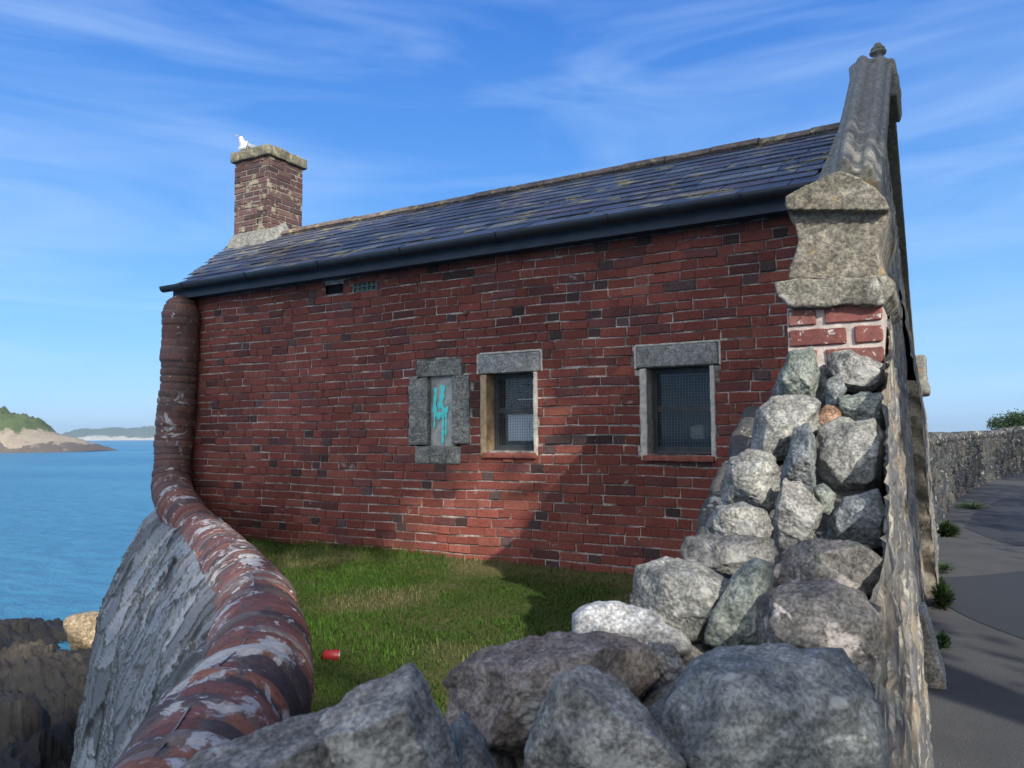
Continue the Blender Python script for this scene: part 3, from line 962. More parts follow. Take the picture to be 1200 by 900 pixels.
# ridge tiles
V, Fc = [], []
x = -.44; ms = []
xs_ = []
while x > -8.35:
    L = .44
    n0 = 9
    pts = []
    dz = rr.uniform(-.006, .008)
    for k2 in range(n0):
        a = -1.25 + 2.5 * k2 / (n0 - 1)
        pts.append((x - .004, RY + math.sin(a) * .155, RZ - .075 + math.cos(a) * .125 + dz))
    inner = [(x - .004, p[1] * .86 + RY * .14, p[2] - .022) for p in pts]
    ms.append(prism(pts + inner[::-1], (-(L - .008), 0, 0)))
    x -= L
ridge_me = join(ms)
M_ridge = mat_rock('ridge_tile', (.11, .09, .085), (.25, .20, .17), (.36, .31, .18), .56, 90, 6, .004)
sub(roof, link('ridge_tile', ridge_me, M_ridge))

# --- gutter, fascia
gx0, gx1 = -6.92, -.50
n0 = 13; pts = []
for k2 in range(n0):
    a = math.pi * k2 / (n0 - 1)
    pts.append((gx0, 4.915 - math.cos(a) * .050, EZ - .045 - math.sin(a) * .052))
inner = [(gx0, (p[1] - 4.915) * .9 + 4.915, p[2] + .006) for p in pts]
gut = link('gutter', prism(pts + inner[::-1], (gx1 - gx0, 0, 0)), M_gutter, bld, smooth=False)
for bx in np.arange(-6.6, -.6, .92):
    b_ = []
    for k2 in range(n0):
        a = math.pi * k2 / (n0 - 1)
        b_.append((bx, 4.915 - math.cos(a) * .058, EZ - .042 - math.sin(a) * .060))
    inn = [(bx, (p[1] - 4.915) * .86 + 4.915, p[2] + .008) for p in b_]
    sub(gut, link('gutter_bracket', prism(b_ + inn[::-1], (.028, 0, 0)), M_gutter))
fas = link('fascia', box_mesh((-6.86, -.5, 4.985, 5.010, EZ - .165, EZ - .012)), M_fascia, bld)
sub(fas, link('soffit', box_mesh((-6.86, -.5, 5.012, 5.16, EZ - .15, EZ - .13)), M_fascia))

# --- chimney
def chx(px, Y): return float(at_Y(px, 240, Y)[0])
cY0 = RY - .30; c0 = chx(275, cY0); c1 = chx(313.5, cY0); cY1 = cY0 + .60
cz0, cz1 = 2.25, float(at_Y(313, 181, cY0)[2])
V, Fc, cl = [], [], []
rng = random.Random(5)
cpal = [np.array((.135, .075, .072)), np.array((.10, .07, .07)), np.array((.18, .11, .095))]
for (u0, u1, pf) in ((c0, c1, lambda u, w, o: (u, cY0 - o, w)), (cY0, cY1, lambda u, w, o: (c1 + o, u, w)),
                     (c0, c1, lambda u, w, o: (c0 + c1 - u, cY1 + o, w)), (cY0, cY1, lambda u, w, o: (c0 - o, cY0 + cY1 - u, w))):
    v0, f0, l0 = brick_sheet(u0, u1, cz0, cz1, .0757, .226, [], pf, rng, cpal, .012)
    b0 = len(V); V += v0; Fc += [tuple(i + b0 for i in f) for f in f0]; cl += l0
me = mesh(V, Fc); vcol(me, np.array(cl))
chim = link('chimney', me, M_chimbrick, bld)
sub(chim, link('mortar_core', box_mesh((c0, c1, cY0, cY1, cz0, cz1)), mat_plain('chimney_mortar', (.25, .23, .20), .95, .1, .4, 12, .006)))
cap = weather(box_mesh((c0 - .045, c1 + .05, cY0 - .05, cY1 + .05, cz1 - .01, cz1 + .125)), .018, .022, 9, 4, 7)
sub(chim, link('chimney_cap', cap, mat_rock('cap_mortar', (.14, .14, .10), (.30, .28, .21), (.42, .36, .20), .58, 70, 8, .012)))
fl = []
zf = lambda y: EZ - .02 + (y - 4.98) * (RZ - EZ + .02) / (RY - 4.98)
P = [(c0 - .07, cY0 - .10, zf(cY0 - .10) + .0), (c1 + .09, cY0 - .10, zf(cY0 - .10)), (c1 + .11, RY, RZ + .01), (c0 - .07, RY, RZ + .01)]
me = mesh([*P, (c0 - .01, cY0 - .012, zf(cY0) + .17), (c1 + .012, cY0 - .012, zf(cY0) + .16), (c1 + .012, RY + .02, RZ + .19), (c0 - .01, RY + .02, RZ + .19), (c0, RY, RZ - .1), (c1, RY, RZ - .1), (c0, cY0, 2.2), (c1, cY0, 2.2)],
          [(0, 1, 5, 4), (1, 2, 6, 5), (2, 3, 7, 6), (3, 0, 4, 7), (4, 5, 6, 7), (0, 10, 11, 1), (3, 8, 10, 0), (2, 9, 8, 3), (1, 11, 9, 2), (8, 9, 11, 10)])
bm = bmesh.new(); bm.from_mesh(me); bmesh.ops.recalc_face_normals(bm, faces=bm.faces); bm.to_mesh(me); bm.free()
me = weather(me, .016, .022, 10, 4, 8)
sub(chim, link('mortar_flashing', me, M_flash))

# --- windows
M_granite = mat_rock('dressed_granite', (.26, .26, .26), (.40, .40, .39), None, .6, 75, 5, .003)
M_granite_dark = mat_rock('rough_granite', (.17, .175, .165), (.34, .34, .31), (.42, .42, .34), .64, 60, 5, .008)
def window(W, left_mat, blind, seed):
    x0, x1, z0, z1 = W['x0'], W['x1'], W['z0'], W['z1']
    rv = .135
    # frame of the sash is the part itself
    yf = WY + rv
    fr_ = .032
    zm = z0 + (z1 - z0) * .53
    bars = [(x0, x0 + fr_, yf - .02, yf + .03, z0, z1), (x1 - fr_, x1, yf - .02, yf + .03, z0, z1), (x0 + fr_, x1 - fr_, yf - .02, yf + .03, z1 - fr_, z1),
            (x0 + fr_, x1 - fr_, yf - .02, yf + .03, z0, z0 + .05), (x0 + fr_, x1 - fr_, yf - .012, yf + .028, zm - .02, zm + .02)]
    w = link('window', box_mesh(*bars), M_sash, bld)
    g_ = box_mesh((x0 + fr_, x1 - fr_, yf + .008, yf + .012, zm + .02, z1 - fr_), (x0 + fr_, x1 - fr_, yf + .004, yf + .008, z0 + .05, zm - .02))
    sub(w, link('glass', g_, M_glass))
    sub(w, link('dark_backing', mesh([(x0 - .2, yf + .6, z0 - .2), (x1 + .2, yf + .6, z0 - .2), (x1 + .2, yf + .6, z1 + .2), (x0 - .2, yf + .6, z1 + .2)], [(0, 1, 2, 3)]), M_dark))  # near-black sheet stands in for the unlit room
    if blind:
        sub(w, link('blind', box_mesh((x0 + .10, x1 - .03, yf + .022, yf + .027, z0 + .08, zm - .035)), M_blind))
        sub(w, link('shelf_edge', box_mesh((x0 + .15, x1 - .02, yf + .09, yf + .10, zm + .085, zm + .095)), M_blind))
    else:
        me = weather(box_mesh((x1 - .20, x1 - .10, yf + .07, yf + .12, z0 + .10, z0 + .20)), .01, .012, 20, 3, 4)
        sub(w, link('stored_bundle', me, mat_plain('old_cloth', (.32, .28, .22), .9, .1)))
    # wire grille of crossed wires
    wires = []
    yy_ = yf - .045
    x = x0 + .012
    while x < x1 - .008:
        wires.append((x, x + .0022, yy_, yy_ + .0022, z0 + .012, z1 - .008)); x += .0215
    z_ = z0 + .02
    while z_ < z1 - .01:
        wires.append((x0 + .008, x1 - .006, yy_ - .0035, yy_ - .0005, z_, z_ + .0022)); z_ += .0215
    wires += [(x0 + .002, x1 - .002, yy_ - .006, yy_ + .004, z0 + .002, z0 + .012)]
    sub(w, link('wire_grille', box_mesh(*wires), M_wire))
    lint = weather(box_mesh((W['lx0'] + .008, W['lx1'] - .008, WY - .016, WY + rv + .03, z1 + .004, W['lz1'] - .008)), .012, .005, 18, 3, seed)
    sub(w, link('lintel', lint, M_granite))
    bedl = box_mesh((W['lx0'] - .002, W['lx1'] + .002, WY - .010, WY + .05, W['lz1'] - .007, W['lz1'] + .010), (W['lx0'] - .010, W['lx0'] + .007, WY - .011, WY + .05, z1 + .0, W['lz1'] - .008), (W['lx1'] - .007, W['lx1'] + .012, WY - .011, WY + .05, z1, W['lz1'] - .008))
    sub(w, link('lintel_pointing', weather(bedl, .006, .004, 30, 3, seed), M_render))
    for side, (a, b, mt) in enumerate(((x0 - .058, x0 - .002, left_mat), (x1 + .002, x1 + .040, M_render))):
        me = weather(box_mesh((a, b, WY - .014, WY + rv + .02, z0 - .045, z1 + .0)), .011, .006, 22, 3, seed + side)
        sub(w, link('jamb', me, mt))
    # tile sill in two pieces
    xm = x0 + (x1 - x0) * .45
    me = join([box_mesh((x0 - .04, xm - .004, WY - .030, WY + rv - .02, z0 - .052, z0 - .012)), box_mesh((xm + .004, x1 + .03, WY - .034, WY + rv - .02, z0 - .056, z0 - .012))])
    sub(w, link('sill', weather(me, .010, .008, 20, 3, seed + 4), M_sill))
    return w
w1 = window(W1, M_render_brown, True, 11)
w1['label'] = 'left barred window with a white blind'
w2 = window(W2, M_render, False, 21)
w2['label'] = 'right barred window, dark inside'
# blocked slit with granite surround and turquoise graffiti
me = weather(box_mesh((NI['x0'] - .01, NI['x1'] + .01, WY + .035, WY + .09, NI['z0'] - .02, NI['z1'] + .02)), .012, .004, 20, 3, 31)
nb_ = link('blocked_window', me, M_slab, bld)
nb_['label'] = 'narrow blocked window with turquoise graffiti'
yo, yi = WY - .014, WY + .10
xl2, xr2 = NI['x0'], NI['x1']
for (a, b, c_, d_) in ((NI['ox0'], xl2, NI['jb'], NI['jt']), (xr2, NI['ox1'], NI['jb'] + .01, NI['jt'] + .005), (NI['cx0'], NI['cx1'] + .02, NI['jt'] + .008, NI['tz']), (NI['cx0'] - .02, NI['cx1'], NI['bz'], NI['jb'] - .006)):
    sub(nb_, link('granite_block', weather(box_mesh((a, b, yo, yi, c_, d_)), .011, .011, 24, 3, 33), M_granite_dark))
def nz(px, py):                      # point on the blocked panel
    p = at_Y(px, py, WY + .030); return p
def stroke(pts, r=.013):
    n_ = 8; V, Fc = [], []
    P = [nz(a, b) for a, b in pts]
    P = catmull(np.array(P), .01)
    for i, p in enumerate(P):
        t = P[min(i + 1, len(P) - 1)] - P[max(i - 1, 0)]; t[1] = 0; t /= (np.linalg.norm(t) + 1e-9)
        nn = np.array((-t[2], 0, t[0]))
        rr_ = r * 1.7 * (1 + .25 * math.sin(i * .9)) * (1 if i < len(P) - 3 else .6)
        for q in (-1, -.5, 0, .5, 1):
            V.append(p + nn * rr_ * q + np.array((0, -.003 * (1 - q * q) - .001, 0)))
    V = np.array(V)
    return fast_mesh(V, grid_faces(len(P), 5))
gx_ = lambda x: 470 + x / 5.294
gy_ = lambda y: 390 + y / 5.294
S_ = lambda L: [(gx_(a), gy_(b)) for a, b in L]
ms = [stroke(S_([(217, 340), (214, 395), (208, 450), (205, 500)]), .010), stroke(S_([(260, 325), (258, 380), (248, 430), (232, 470)]), .012),
      stroke(S_([(203, 462), (220, 505), (245, 510), (275, 485), (292, 455)]), .012), stroke(S_([(240, 430), (258, 470), (270, 490)]), .011),
      stroke(S_([(232, 500), (234, 540)]), .014), stroke(S_([(207, 500), (208, 560), (206, 600)]), .005), stroke(S_([(262, 500), (260, 580), (259, 700)]), .0065), stroke(S_([(278, 495), (279, 560), (277, 650)]), .005),
      stroke(S_([(238, 440), (240, 468)]), .012)]
gobj = join(ms)
bm = bmesh.new(); bm.from_mesh(gobj)
for k_, vv in enumerate(bm.verts): vv.co.y += 0
bm.to_mesh(gobj); bm.free()
sub(nb_, link('graffiti', gobj, M_graf, smooth=True))
# air bricks
a1 = link('vent_dark_plate', box_mesh((v1[0], v1[1], WY + .03, WY + .05, v1[2], v1[3])), M_dark, bld)  # near-black plate stands in for the dark depth of the hole
grid_ = [(v2[0], v2[1], WY + .012, WY + .03, v2[2], v2[3])]
for k2 in range(6):
    q = v2[0] + (v2[1] - v2[0]) * k2 / 5.0
    grid_.append((q - .006, q + .006, WY - .008, WY + .0115, v2[2], v2[3]))
for zq in (v2[2], (v2[2] + v2[3]) / 2, v2[3]):
    grid_.append((v2[0], v2[1], WY - .0055, WY + .0105, zq - .006, zq + .006))
link('air_brick', box_mesh(*grid_), M_vent, bld)

# ================================================================== STONE GABLE
PYF = 2.94                     # front face of the pier
def xf(z): return -.085 - .040 * (z + 1.5)      # battered path side
def rubble_sheet(name, y0, y1, zlo, ztop, xfun, parent, cell=(5.2, 9.5), amp=.016, seed=0, res=.022, mat=None, tint=1.0):
    """mortared rubble face looking along +X; ztop(y) gives its top"""
    ny_ = max(4, int((y1 - y0) / res)); nz_ = 110
    yv = np.linspace(y0, y1, ny_)
    zt = np.array([ztop(y) for y in yv])
    q = np.linspace(0, 1, nz_)
    Z = zlo + (zt[:, None] - zlo) * q[None, :]
    Y = np.repeat(yv[:, None], nz_, 1)
    uv = np.stack([Y.ravel() * cell[0], Z.ravel() * cell[1]], 1)
    uv += .8 * np.stack([fbm(np.stack([uv[:, 0], uv[:, 1], 0 * uv[:, 0]], 1), .45, 4, 91), fbm(np.stack([uv[:, 0], uv[:, 1], 0 * uv[:, 0]], 1), .6, 3, 92)], 1)
    d1, d2, ih = worley(uv, seed)
    e = np.clip((d2 - d1) / .16, 0, 1); tilt_ = worley.tilt
    X = np.array([xfun(y_, z_) for y_, z_ in zip(Y.ravel(), Z.ravel())])
    co = np.stack([X, Y.ravel(), Z.ravel()], 1)
    X = X + amp * (e - .7) + amp * .8 * (ih - .5) + amp * .6 * tilt_ + .008 * fbm(co, 7, 5, 93 + seed) + .015 * fbm(co, 1.2, 3, 95)
    co[:, 0] = X
    me = fast_mesh(co, grid_faces(ny_, nz_))
    base = np.where(ih[:, None] < .4, np.array((.22, .21, .19)), np.where(ih[:, None] < .65, np.array((.30, .25, .19)), np.array((.15, .15, .155))))
    base = base * tint; cc = np.where(e[:, None] < .45, np.array((.38, .35, .29)) * tint, base * (.75 + .5 * _hash((ih * 1e6).astype(np.int64), 0 * ny_, 1)[:, None]))
    vcol(me, cc)
    return link(name, me, mat or M_rubble, parent, smooth=True)
apexY, apexZ, kneeY2 = 7.15, 3.22, 11.35
def gz(y):                      # masonry top under the coping
    if y < apexY: return .92 + (y - 3.1) * (apexZ - .92) / (apexY - 3.1)
    return apexZ - (y - apexY) * (apexZ - .92) / (kneeY2 - .15 - apexY)
# pier front in brick: 1.5 bricks wide
pxl, pxr = float(at_Y(923, 390, PYF)[0]), float(at_Y(1036, 390, PYF)[0])
zpt = float(at_Y(980, 357, PYF)[2])
gab_body = []
V, Fc, cl = [], [], []
rng = random.Random(12)
gpal = [np.array((.22, .085, .075)), np.array((.18, .085, .078)), np.array((.24, .105, .09))]
crs = .0775
zz_ = zpt - crs * 9
ms_rows = []
for r in range(9):
    zb = zz_ + r * crs
    cuts = [(pxl + .004, pxl + .100), (pxl + .118 + .012, pxr - .003)] if r % 2 == 0 else [(pxl + .004, pxl + .202), (pxl + .228, pxr - .003)]
    for (p, q) in cuts:
        bmx = box_mesh((p, q, PYF - .007, PYF + .05, zb + .009, zb + crs - .007))
        m2 = weather(bmx, .007, .005, 26, 3, r)
        vcol(m2, np.tile(gpal[rng.randrange(3)] * rng.uniform(.85, 1.15), (len(m2.vertices), 1)))
        ms_rows.append(m2)
gb = box_mesh((pxl, pxr, PYF + .002, PYF + .55, -1.5, zpt))
gable = link('gable_wall', gb, mat_plain('pale_mortar', (.46, .40, .37), .95, .1, .3, 25, .006), bld)
gable['label'] = 'tall stone gable with moulded coping'
bj = join(ms_rows)
M_pier = mat_attr('pier_brick', .88, 55, .35, .003, (.58, .56, .54), .60, (40, 40, 40), None, .2, .6)
sub(gable, link('pier_brickwork', bj, M_pier, smooth=True))
# core of the gable wall (solid, with the gable outline)
core = [(-.50, PYF + .5, -1.5), (-.50, 11.2, -1.5), (-.50, 11.2, .8), (-.50, apexY, apexZ - .1), (-.50, PYF + .5, .9)]
sub(gable, link('core_masonry', prism(core, (.185, 0, 0)), M_coping))
# path side faces
ge = .0
f1 = rubble_sheet('x', 3.44, 8.05, -1.52, gz, lambda y, z: xf(z) - .075, None, seed=4); f1.name = 'recessed_face'; sub(gable, f1)
f2 = rubble_sheet('x', 8.0, 11.35, -1.52, lambda y: min(gz(y), 1.0 if y > 10.9 else 9), lambda y, z: xf(z) + .02 - .09 * max(0, min(1, (z - .2) / 1.2)), None, seed=6); f2.name = 'far_buttress'; sub(gable, f2)
# return of the buttress that looks back at the viewer
def ret(name, Y, x0f, x1f, zlo, zhi, seed, parent):
    q = np.linspace(0, 1, 14); zs = np.linspace(zlo, zhi, 150)
    V = np.array([(x0f(z) + (x1f(z) - x0f(z)) * a, Y + .018 * math.sin(z * 21 + a * 3), z) for a in q for z in zs])
    m_ = fast_mesh(V, grid_faces(14, 150)); displace(m_, .02, 12, 4, seed)
    vcol(m_, np.tile(np.array((.26, .23, .18)), (len(m_.vertices), 1)) * (.7 + .5 * (fbm(V, 9, 3, seed) > 0)[:, None]))
    o = link(name, m_, M_rubble, None, smooth=True)
    sub(parent, o); return o
ret('buttress_return', 8.0, lambda z: xf(z) - .2, lambda z: xf(z) + .02, -1.52, .5, 5, gable)
# --- coping on the near and far slopes, swept from a moulded section
sec = [(0, -.06), (0, .05), (.08, .075), (.16, .085), (.24, .12), (.34, .135), (.44, .115), (.50, .08), (.62, .072), (.70, .092), (.80, .095), (.88, .07), (.92, .03), (1.0, .02), (1.0, -.06)]
def coping(ya, yb, seed):
    za, zb = gz(ya), gz(yb)
    n_ = 10; ms = []
    dy, dz = (yb - ya), (zb - za); L = math.hypot(dy, dz); ny_, nz_ = -dz / L, dy / L
    if nz_ < 0: ny_, nz_ = -ny_, -nz_
    k_ = int(L / .52); 
    for i in range(k_):
        a, b = i / k_ + .005 / L, (i + 1) / k_ - .005 / L
        j_ = random.Random(seed + i).uniform(-.003, .003)
        def pt(s_, t_):
            x, h_ = s_
            y_ = ya + dy * t_
            xa, xb = np.interp(y_, [3.1, 4.0, 5.0, 6.0, 6.7, apexY, 11.4], [-.335, -.385, -.43, -.475, -.515, -.57, -.585]), np.interp(y_, [3.1, apexY, 11.4], [-.150, -.225, -.22])
            return (xa + (xb - xa) * x + j_, ya + dy * t_ + ny_ * (h_ + j_), za + dz * t_ + nz_ * (h_ + j_))
        A = [pt(s_, a) for s_ in sec]; B = [pt(s_, b) for s_ in sec]
        n0 = len(sec)
        me = mesh(A + B, [tuple(range(n0)), tuple(range(n0, 2 * n0))[::-1]] + [(q + 1 if q + 1 < n0 else 0, q, n0 + q, n0 + (q + 1) % n0) for q in range(n0)])
        bm = bmesh.new(); bm.from_mesh(me); bmesh.ops.recalc_face_normals(bm, faces=bm.faces); bm.to_mesh(me); bm.free()
        ms.append(me)
    return weather(join(ms), .009, .004, 38, 4, seed)
sub(gable, link('coping', coping(3.15, apexY - .12, 3), M_coping))
sub(gable, link('coping', coping(kneeY2 - .3, apexY + .12, 6), M_coping))
# --- kneeler: outline traced on the pier face
def K(L, Y): return [tuple(at_Y(a, b, Y)) for a, b in L]
kl = K([(1040, 243), (1039, 255), (1034, 270), (1029, 288), (1030, 303), (1036, 316), (1041, 326), (923, 328), (925, 312), (932, 298), (935, 283), (931, 266), (924, 252), (923, 243)], PYF - .005)
kt = K([(985, 199), (1006, 207), (1024, 219), (1037, 232), (1042, 243), (1040, 247), (922, 246), (920, 240), (920, 230), (948, 215), (970, 203)], PYF - .045)
m1 = prism(kl, (0, .60, 0))
m2 = prism(kt, (0, .55, .03))
kc = sum(a for a, b, c in kt) / len(kt)
m3 = prism([(kc + (a - kc) * .78 - .015, b + .45, c) for a, b, c in kt], (.02, .50, .24))
M_kn = mat_rock('kneeler_stone', (.15, .14, .11), (.33, .30, .25), (.44, .29, .11), .60, 75, 6, .010)
sub(gable, link('kneeler', weather(join([m1, m2, m3]), .0075, .008, 9, 5, 41), M_kn))
sc_ = K([(906, 331), (914, 328), (1040, 323), (1047, 328), (1047, 343), (1040, 350), (1034, 357), (926, 360), (918, 352), (909, 345)], PYF - .04)
m1 = prism(sc_, (0, .66, 0))
sub(gable, link('string_course', weather(m1, .008, .013, 14, 5, 43), mat_rock('string_course_stone', (.13, .125, .105), (.34, .32, .27), (.46, .44, .38), .57, 80, 10, .012)))
# far kneeler
sub(gable, link('kneeler', weather(box_mesh((-.56, -.10, kneeY2 - .5, kneeY2 + .12, .52, 1.0), (-.6, -.07, kneeY2 - .6, kneeY2 + .16, .50, .64)), .03, .03, 6, 4, 45), M_coping))
# --- apex stone and finial
def A_(px, py): return tuple(at_Y(px, py, apexY - .38))
ap = [A_(*p) for p in ((1012, 71), (1020, 68), (1044, 67), (1049, 70), (1050, 80), (1053, 90), (1054, 102), (1051, 112), (1012, 112), (1009, 110), (1006, 98), (1008, 86), (1012, 79))]
sub(gable, link('apex_stone', weather(prism(ap, (0, .62, 0)), .014, .016, 8, 5, 51), M_coping))
# turned finial
fx = at_Y(1029, 68, apexY); prof = [(.0, .075), (.03, .06), (.06, .055), (.085, .075), (.10, .115), (.125, .12), (.14, .085), (.155, .10), (.175, .10), (.19, .06), (.205, .065), (.235, .05), (.26, .0)]
sc_f = (68 - 51) / F * 6.25 / .26
V, Fc = [], []
for h_, r_ in prof:
    for k2 in range(20):
        a = k2 / 20 * 2 * math.pi
        V.append((fx[0] + r_ * sc_f * 1.25 * math.cos(a), fx[1] + r_ * sc_f * 1.25 * math.sin(a), fx[2] - .03 + (h_ + .0) * (sc_f + .2)))
for i in range(len(prof) - 1):
    for k2 in range(20):
        Fc.append((i * 20 + k2, i * 20 + (k2 + 1) % 20, (i + 1) * 20 + (k2 + 1) % 20, (i + 1) * 20 + k2))
me = mesh(V, Fc); displace(me, .004, 30, 3)
sub(gable, link('finial', me, M_coping, smooth=True))

# ================================================================== RUINED RUBBLE WALL (stones as parts)
ruin = thing('rubble_wall', 'broken dry stone wall of big granite lumps climbing to the stone gable', 'wall', (-.45, 2.0, -1.5))
ICO = {}
def ico(n_):
    if n_ not in ICO:
        bm = bmesh.new(); bmesh.ops.create_icosphere(bm, subdivisions=n_, radius=1)
        me = bpy.data.meshes.new('i'); bm.to_mesh(me); bm.free()
        f = np.zeros(len(me.polygons) * 3, np.int32); me.polygons.foreach_get('vertices', f)
        ICO[n_] = (get_co(me).astype(float), f.reshape(-1, 3))
    return ICO[n_]
def stone(poly, d, mat, thick=None, seed=0, rough=1.0, sub_=6, sharp=90, face=None, name='stone'):
    """a lump with the outline poly (px) at depth d, its own thickness, chipped facets and wear"""
    r_ = random.Random(seed * 77 + 5)
    P = np.array(poly, float); c = P.mean(0)
    P = c + (P - c) * 1.09
    cw = at_d(c[0], c[1], d)
    vB = -cw / np.linalg.norm(cw); vR = CR - (CR @ vB) * vB; vR /= np.linalg.norm(vR); vU = np.cross(vB, vR)
    W3 = np.array([at_d(a, b, d) - cw for a, b in P])
    Q = np.stack([W3 @ vR, W3 @ vU], 1)
    area = np.sum(Q[:, 0] * np.roll(Q[:, 1], -1) - np.roll(Q[:, 0], -1) * Q[:, 1])
    if area < 0: Q = Q[::-1]
    size = np.sqrt(abs(area) / 2)
    th = thick or size * .52
    N, H = [], []
    for i in range(len(Q)):
        a, b = Q[i], Q[(i + 1) % len(Q)]
        e_ = b - a; L = np.linalg.norm(e_)
        if L < 1e-6: continue
        n2 = np.array((e_[1], -e_[0])) / L
        h_ = max(n2 @ a, size * .12)
        for t in (r_.uniform(.12, .50), -r_.uniform(.10, .45)):
            N.append((n2[0] * math.cos(t), n2[1] * math.cos(t), math.sin(t))); H.append(h_ * math.cos(t))
    for k_ in range(6):
        a = r_.uniform(0, 6.28); s_ = r_.uniform(.1, 1.1)
        v = np.array((math.cos(a) * s_, math.sin(a) * s_, 1.0)); v /= np.linalg.norm(v)
        N.append(tuple(v)); H.append(th * r_.uniform(.75, 1.05))
    for k_ in range(4):
        a = r_.uniform(0, 6.28); s_ = r_.uniform(.1, .6)
        v = np.array((math.cos(a) * s_, math.sin(a) * s_, -1.0)); v /= np.linalg.norm(v)
        N.append(tuple(v)); H.append(th * r_.uniform(.8, 1.1))
    N = np.array(N); H = np.array(H)
    D, Fi = ico(sub_)
    dots = np.clip(D @ N.T, 0, None) / H[None, :]
    r = 1.0 / (np.sum(dots ** sharp, 1) ** (1 / sharp) + 1e-9)
    L = D * r[:, None]
    off_ = np.array((seed * 3.1, seed * 1.7, seed * .9))
    L = L * (1 + rough * (.02 * fbm(L / size + off_, 1.6, 3, 1))[:, None])
    # bedding: the stone breaks in ledges across one axis
    ax = np.array((r_.gauss(0, .6), 1.0, r_.gauss(0, .6))); ax /= np.linalg.norm(ax)
    q_ = (L @ ax) / size * r_.uniform(3.5, 6.5) + 1.2 * fbm(L / size + off_ * 2, 1.4, 3, 2)
    stp = np.floor(q_) ; fr_ = q_ - stp
    led = _hash(stp.astype(np.int64), np.full(len(q_), seed), np.zeros(len(q_), np.int64), 4) - .5
    led2 = _hash(stp.astype(np.int64) + 1, np.full(len(q_), seed), np.zeros(len(q_), np.int64), 4) - .5
    led = led + (led2 - led) * np.clip((fr_ - .80) / .20, 0, 1)
    chip = np.clip(fbm(L / size + off_ * 3, 2.6, 2, 6) - .12, 0, 1)
    L = L * (1 + rough * (.11 * led - .16 * chip))[:, None]
    L = L + D * (rough * (.0065 * fbm(L + off_, 26, 5, 3, .65) + .0030 * fbm(L + off_, 95, 3, 8)))[:, None]
    W = L[:, 0:1] * vR + L[:, 1:2] * vU + L[:, 2:3] * vB
    me = fast_mesh(W, Fi)
    me.materials.append(mat)
    me.polygons.foreach_set('use_smooth', [True] * len(me.polygons))
    o = bpy.data.objects.new(name, me); COL.objects.link(o)
    o.parent = ruin; o.location = Vector(cw) - Vector(ruin['_base'])
    return o
def sp(L): return [(650 + a / 1.731, 380 + b / 1.731) for a, b in L]
st_i = [0]
def ST(L, d, mat, label=None, crop=True, **k):
    st_i[0] += 1
    o = stone(sp(L) if crop else L, d, mat, seed=st_i[0], **k)
    if label: o['label'] = label
    return o
# around the pier
ST([(455, 105), (478, 60), (520, 52), (533, 90), (530, 150), (500, 158), (458, 140)], 2.62, MR_green)
ST([(528, 100), (548, 75), (560, 120), (562, 175), (532, 178)], 2.72, MR_blue, sub_=4)
ST([(552, 60), (600, 52), (664, 82), (668, 125), (640, 142), (585, 135), (552, 100)], 2.62, MR_grey)
ST([(548, 118), (578, 100), (592, 130), (582, 165), (552, 172)], 2.55, MR_blue, sub_=4)
ST([(580, 150), (620, 140), (668, 140), (680, 175), (660, 215), (600, 205), (582, 185)], 2.48, MR_green)
ST([(532, 185), (552, 165), (580, 172), (582, 205), (560, 232), (534, 225)], 2.50, MR_orange, 'small orange stone wedged near the pier', sub_=4)
ST([(398, 240), (410, 180), (440, 150), (500, 142), (532, 165), (530, 215), (490, 262), (440, 282), (402, 272)], 2.38, MR_pale, rough=1.2)
ST([(462, 300), (485, 215), (515, 205), (530, 240), (526, 330), (505, 352), (468, 325)], 2.22, MR_blue, 'upright blue slate stone', sharp=60)
ST([(540, 215), (580, 195), (640, 198), (664, 235), (662, 320), (620, 352), (565, 340), (538, 290)], 2.25, MR_pale)
ST([(345, 330), (362, 272), (395, 255), (435, 268), (458, 300), (452, 360), (420, 398), (350, 370)], 2.12, MR_pale, rough=1.2)
ST([(440, 395), (465, 312), (490, 312), (545, 375), (520, 430), (470, 462), (448, 450)], 1.98, MR_grey, 'diamond shaped grey stone', sharp=70)
ST([(525, 335), (545, 325), (570, 345), (565, 385), (535, 385)], 2.06, MR_green, sub_=4)
ST([(558, 400), (590, 355), (650, 340), (668, 380), (660, 450), (600, 460), (556, 440)], 2.02, MR_blue)
ST([(310, 405), (330, 372), (375, 365), (420, 378), (437, 410), (425, 442), (330, 442), (308, 430)], 1.96, MR_grey)
ST([(258, 465), (270, 432), (310, 428), (400, 432), (445, 436), (455, 475), (430, 510), (340, 512), (270, 490)], 1.84, MR_dark, rough=1.1)
ST([(160, 560), (172, 495), (225, 480), (290, 486), (345, 520), (350, 570), (300, 640), (220, 655), (168, 620)], 1.72, MR_pale, 'big pale round granite boulder', sub_=7)
ST([(440, 520), (460, 470), (520, 436), (600, 440), (655, 475), (660, 545), (600, 560), (450, 560)], 1.74, MR_patch, 'stone with a white lichen patch')
ST([(310, 640), (320, 580), (365, 510), (400, 478), (440, 492), (438, 560), (430, 640), (380, 670)], 1.62, MR_green, 'greenish blue stone')
ST([(408, 600), (425, 555), (480, 528), (560, 522), (620, 548), (655, 600), (650, 680), (600, 730), (440, 700)], 1.50, MR_patch, 'large stone with a round pale lichen spot', sub_=7)
ST([(40, 590), (60, 572), (125, 560), (200, 585), (262, 640), (262, 668), (180, 665), (80, 650), (42, 625)], 1.62, MR_white, 'white topped stone', sub_=5, sharp=55)
ST([(165, 690), (200, 640), (228, 632), (240, 655), (280, 662), (282, 700), (240, 745), (190, 752), (166, 730)], 1.42, MR_dark, rough=1.4)
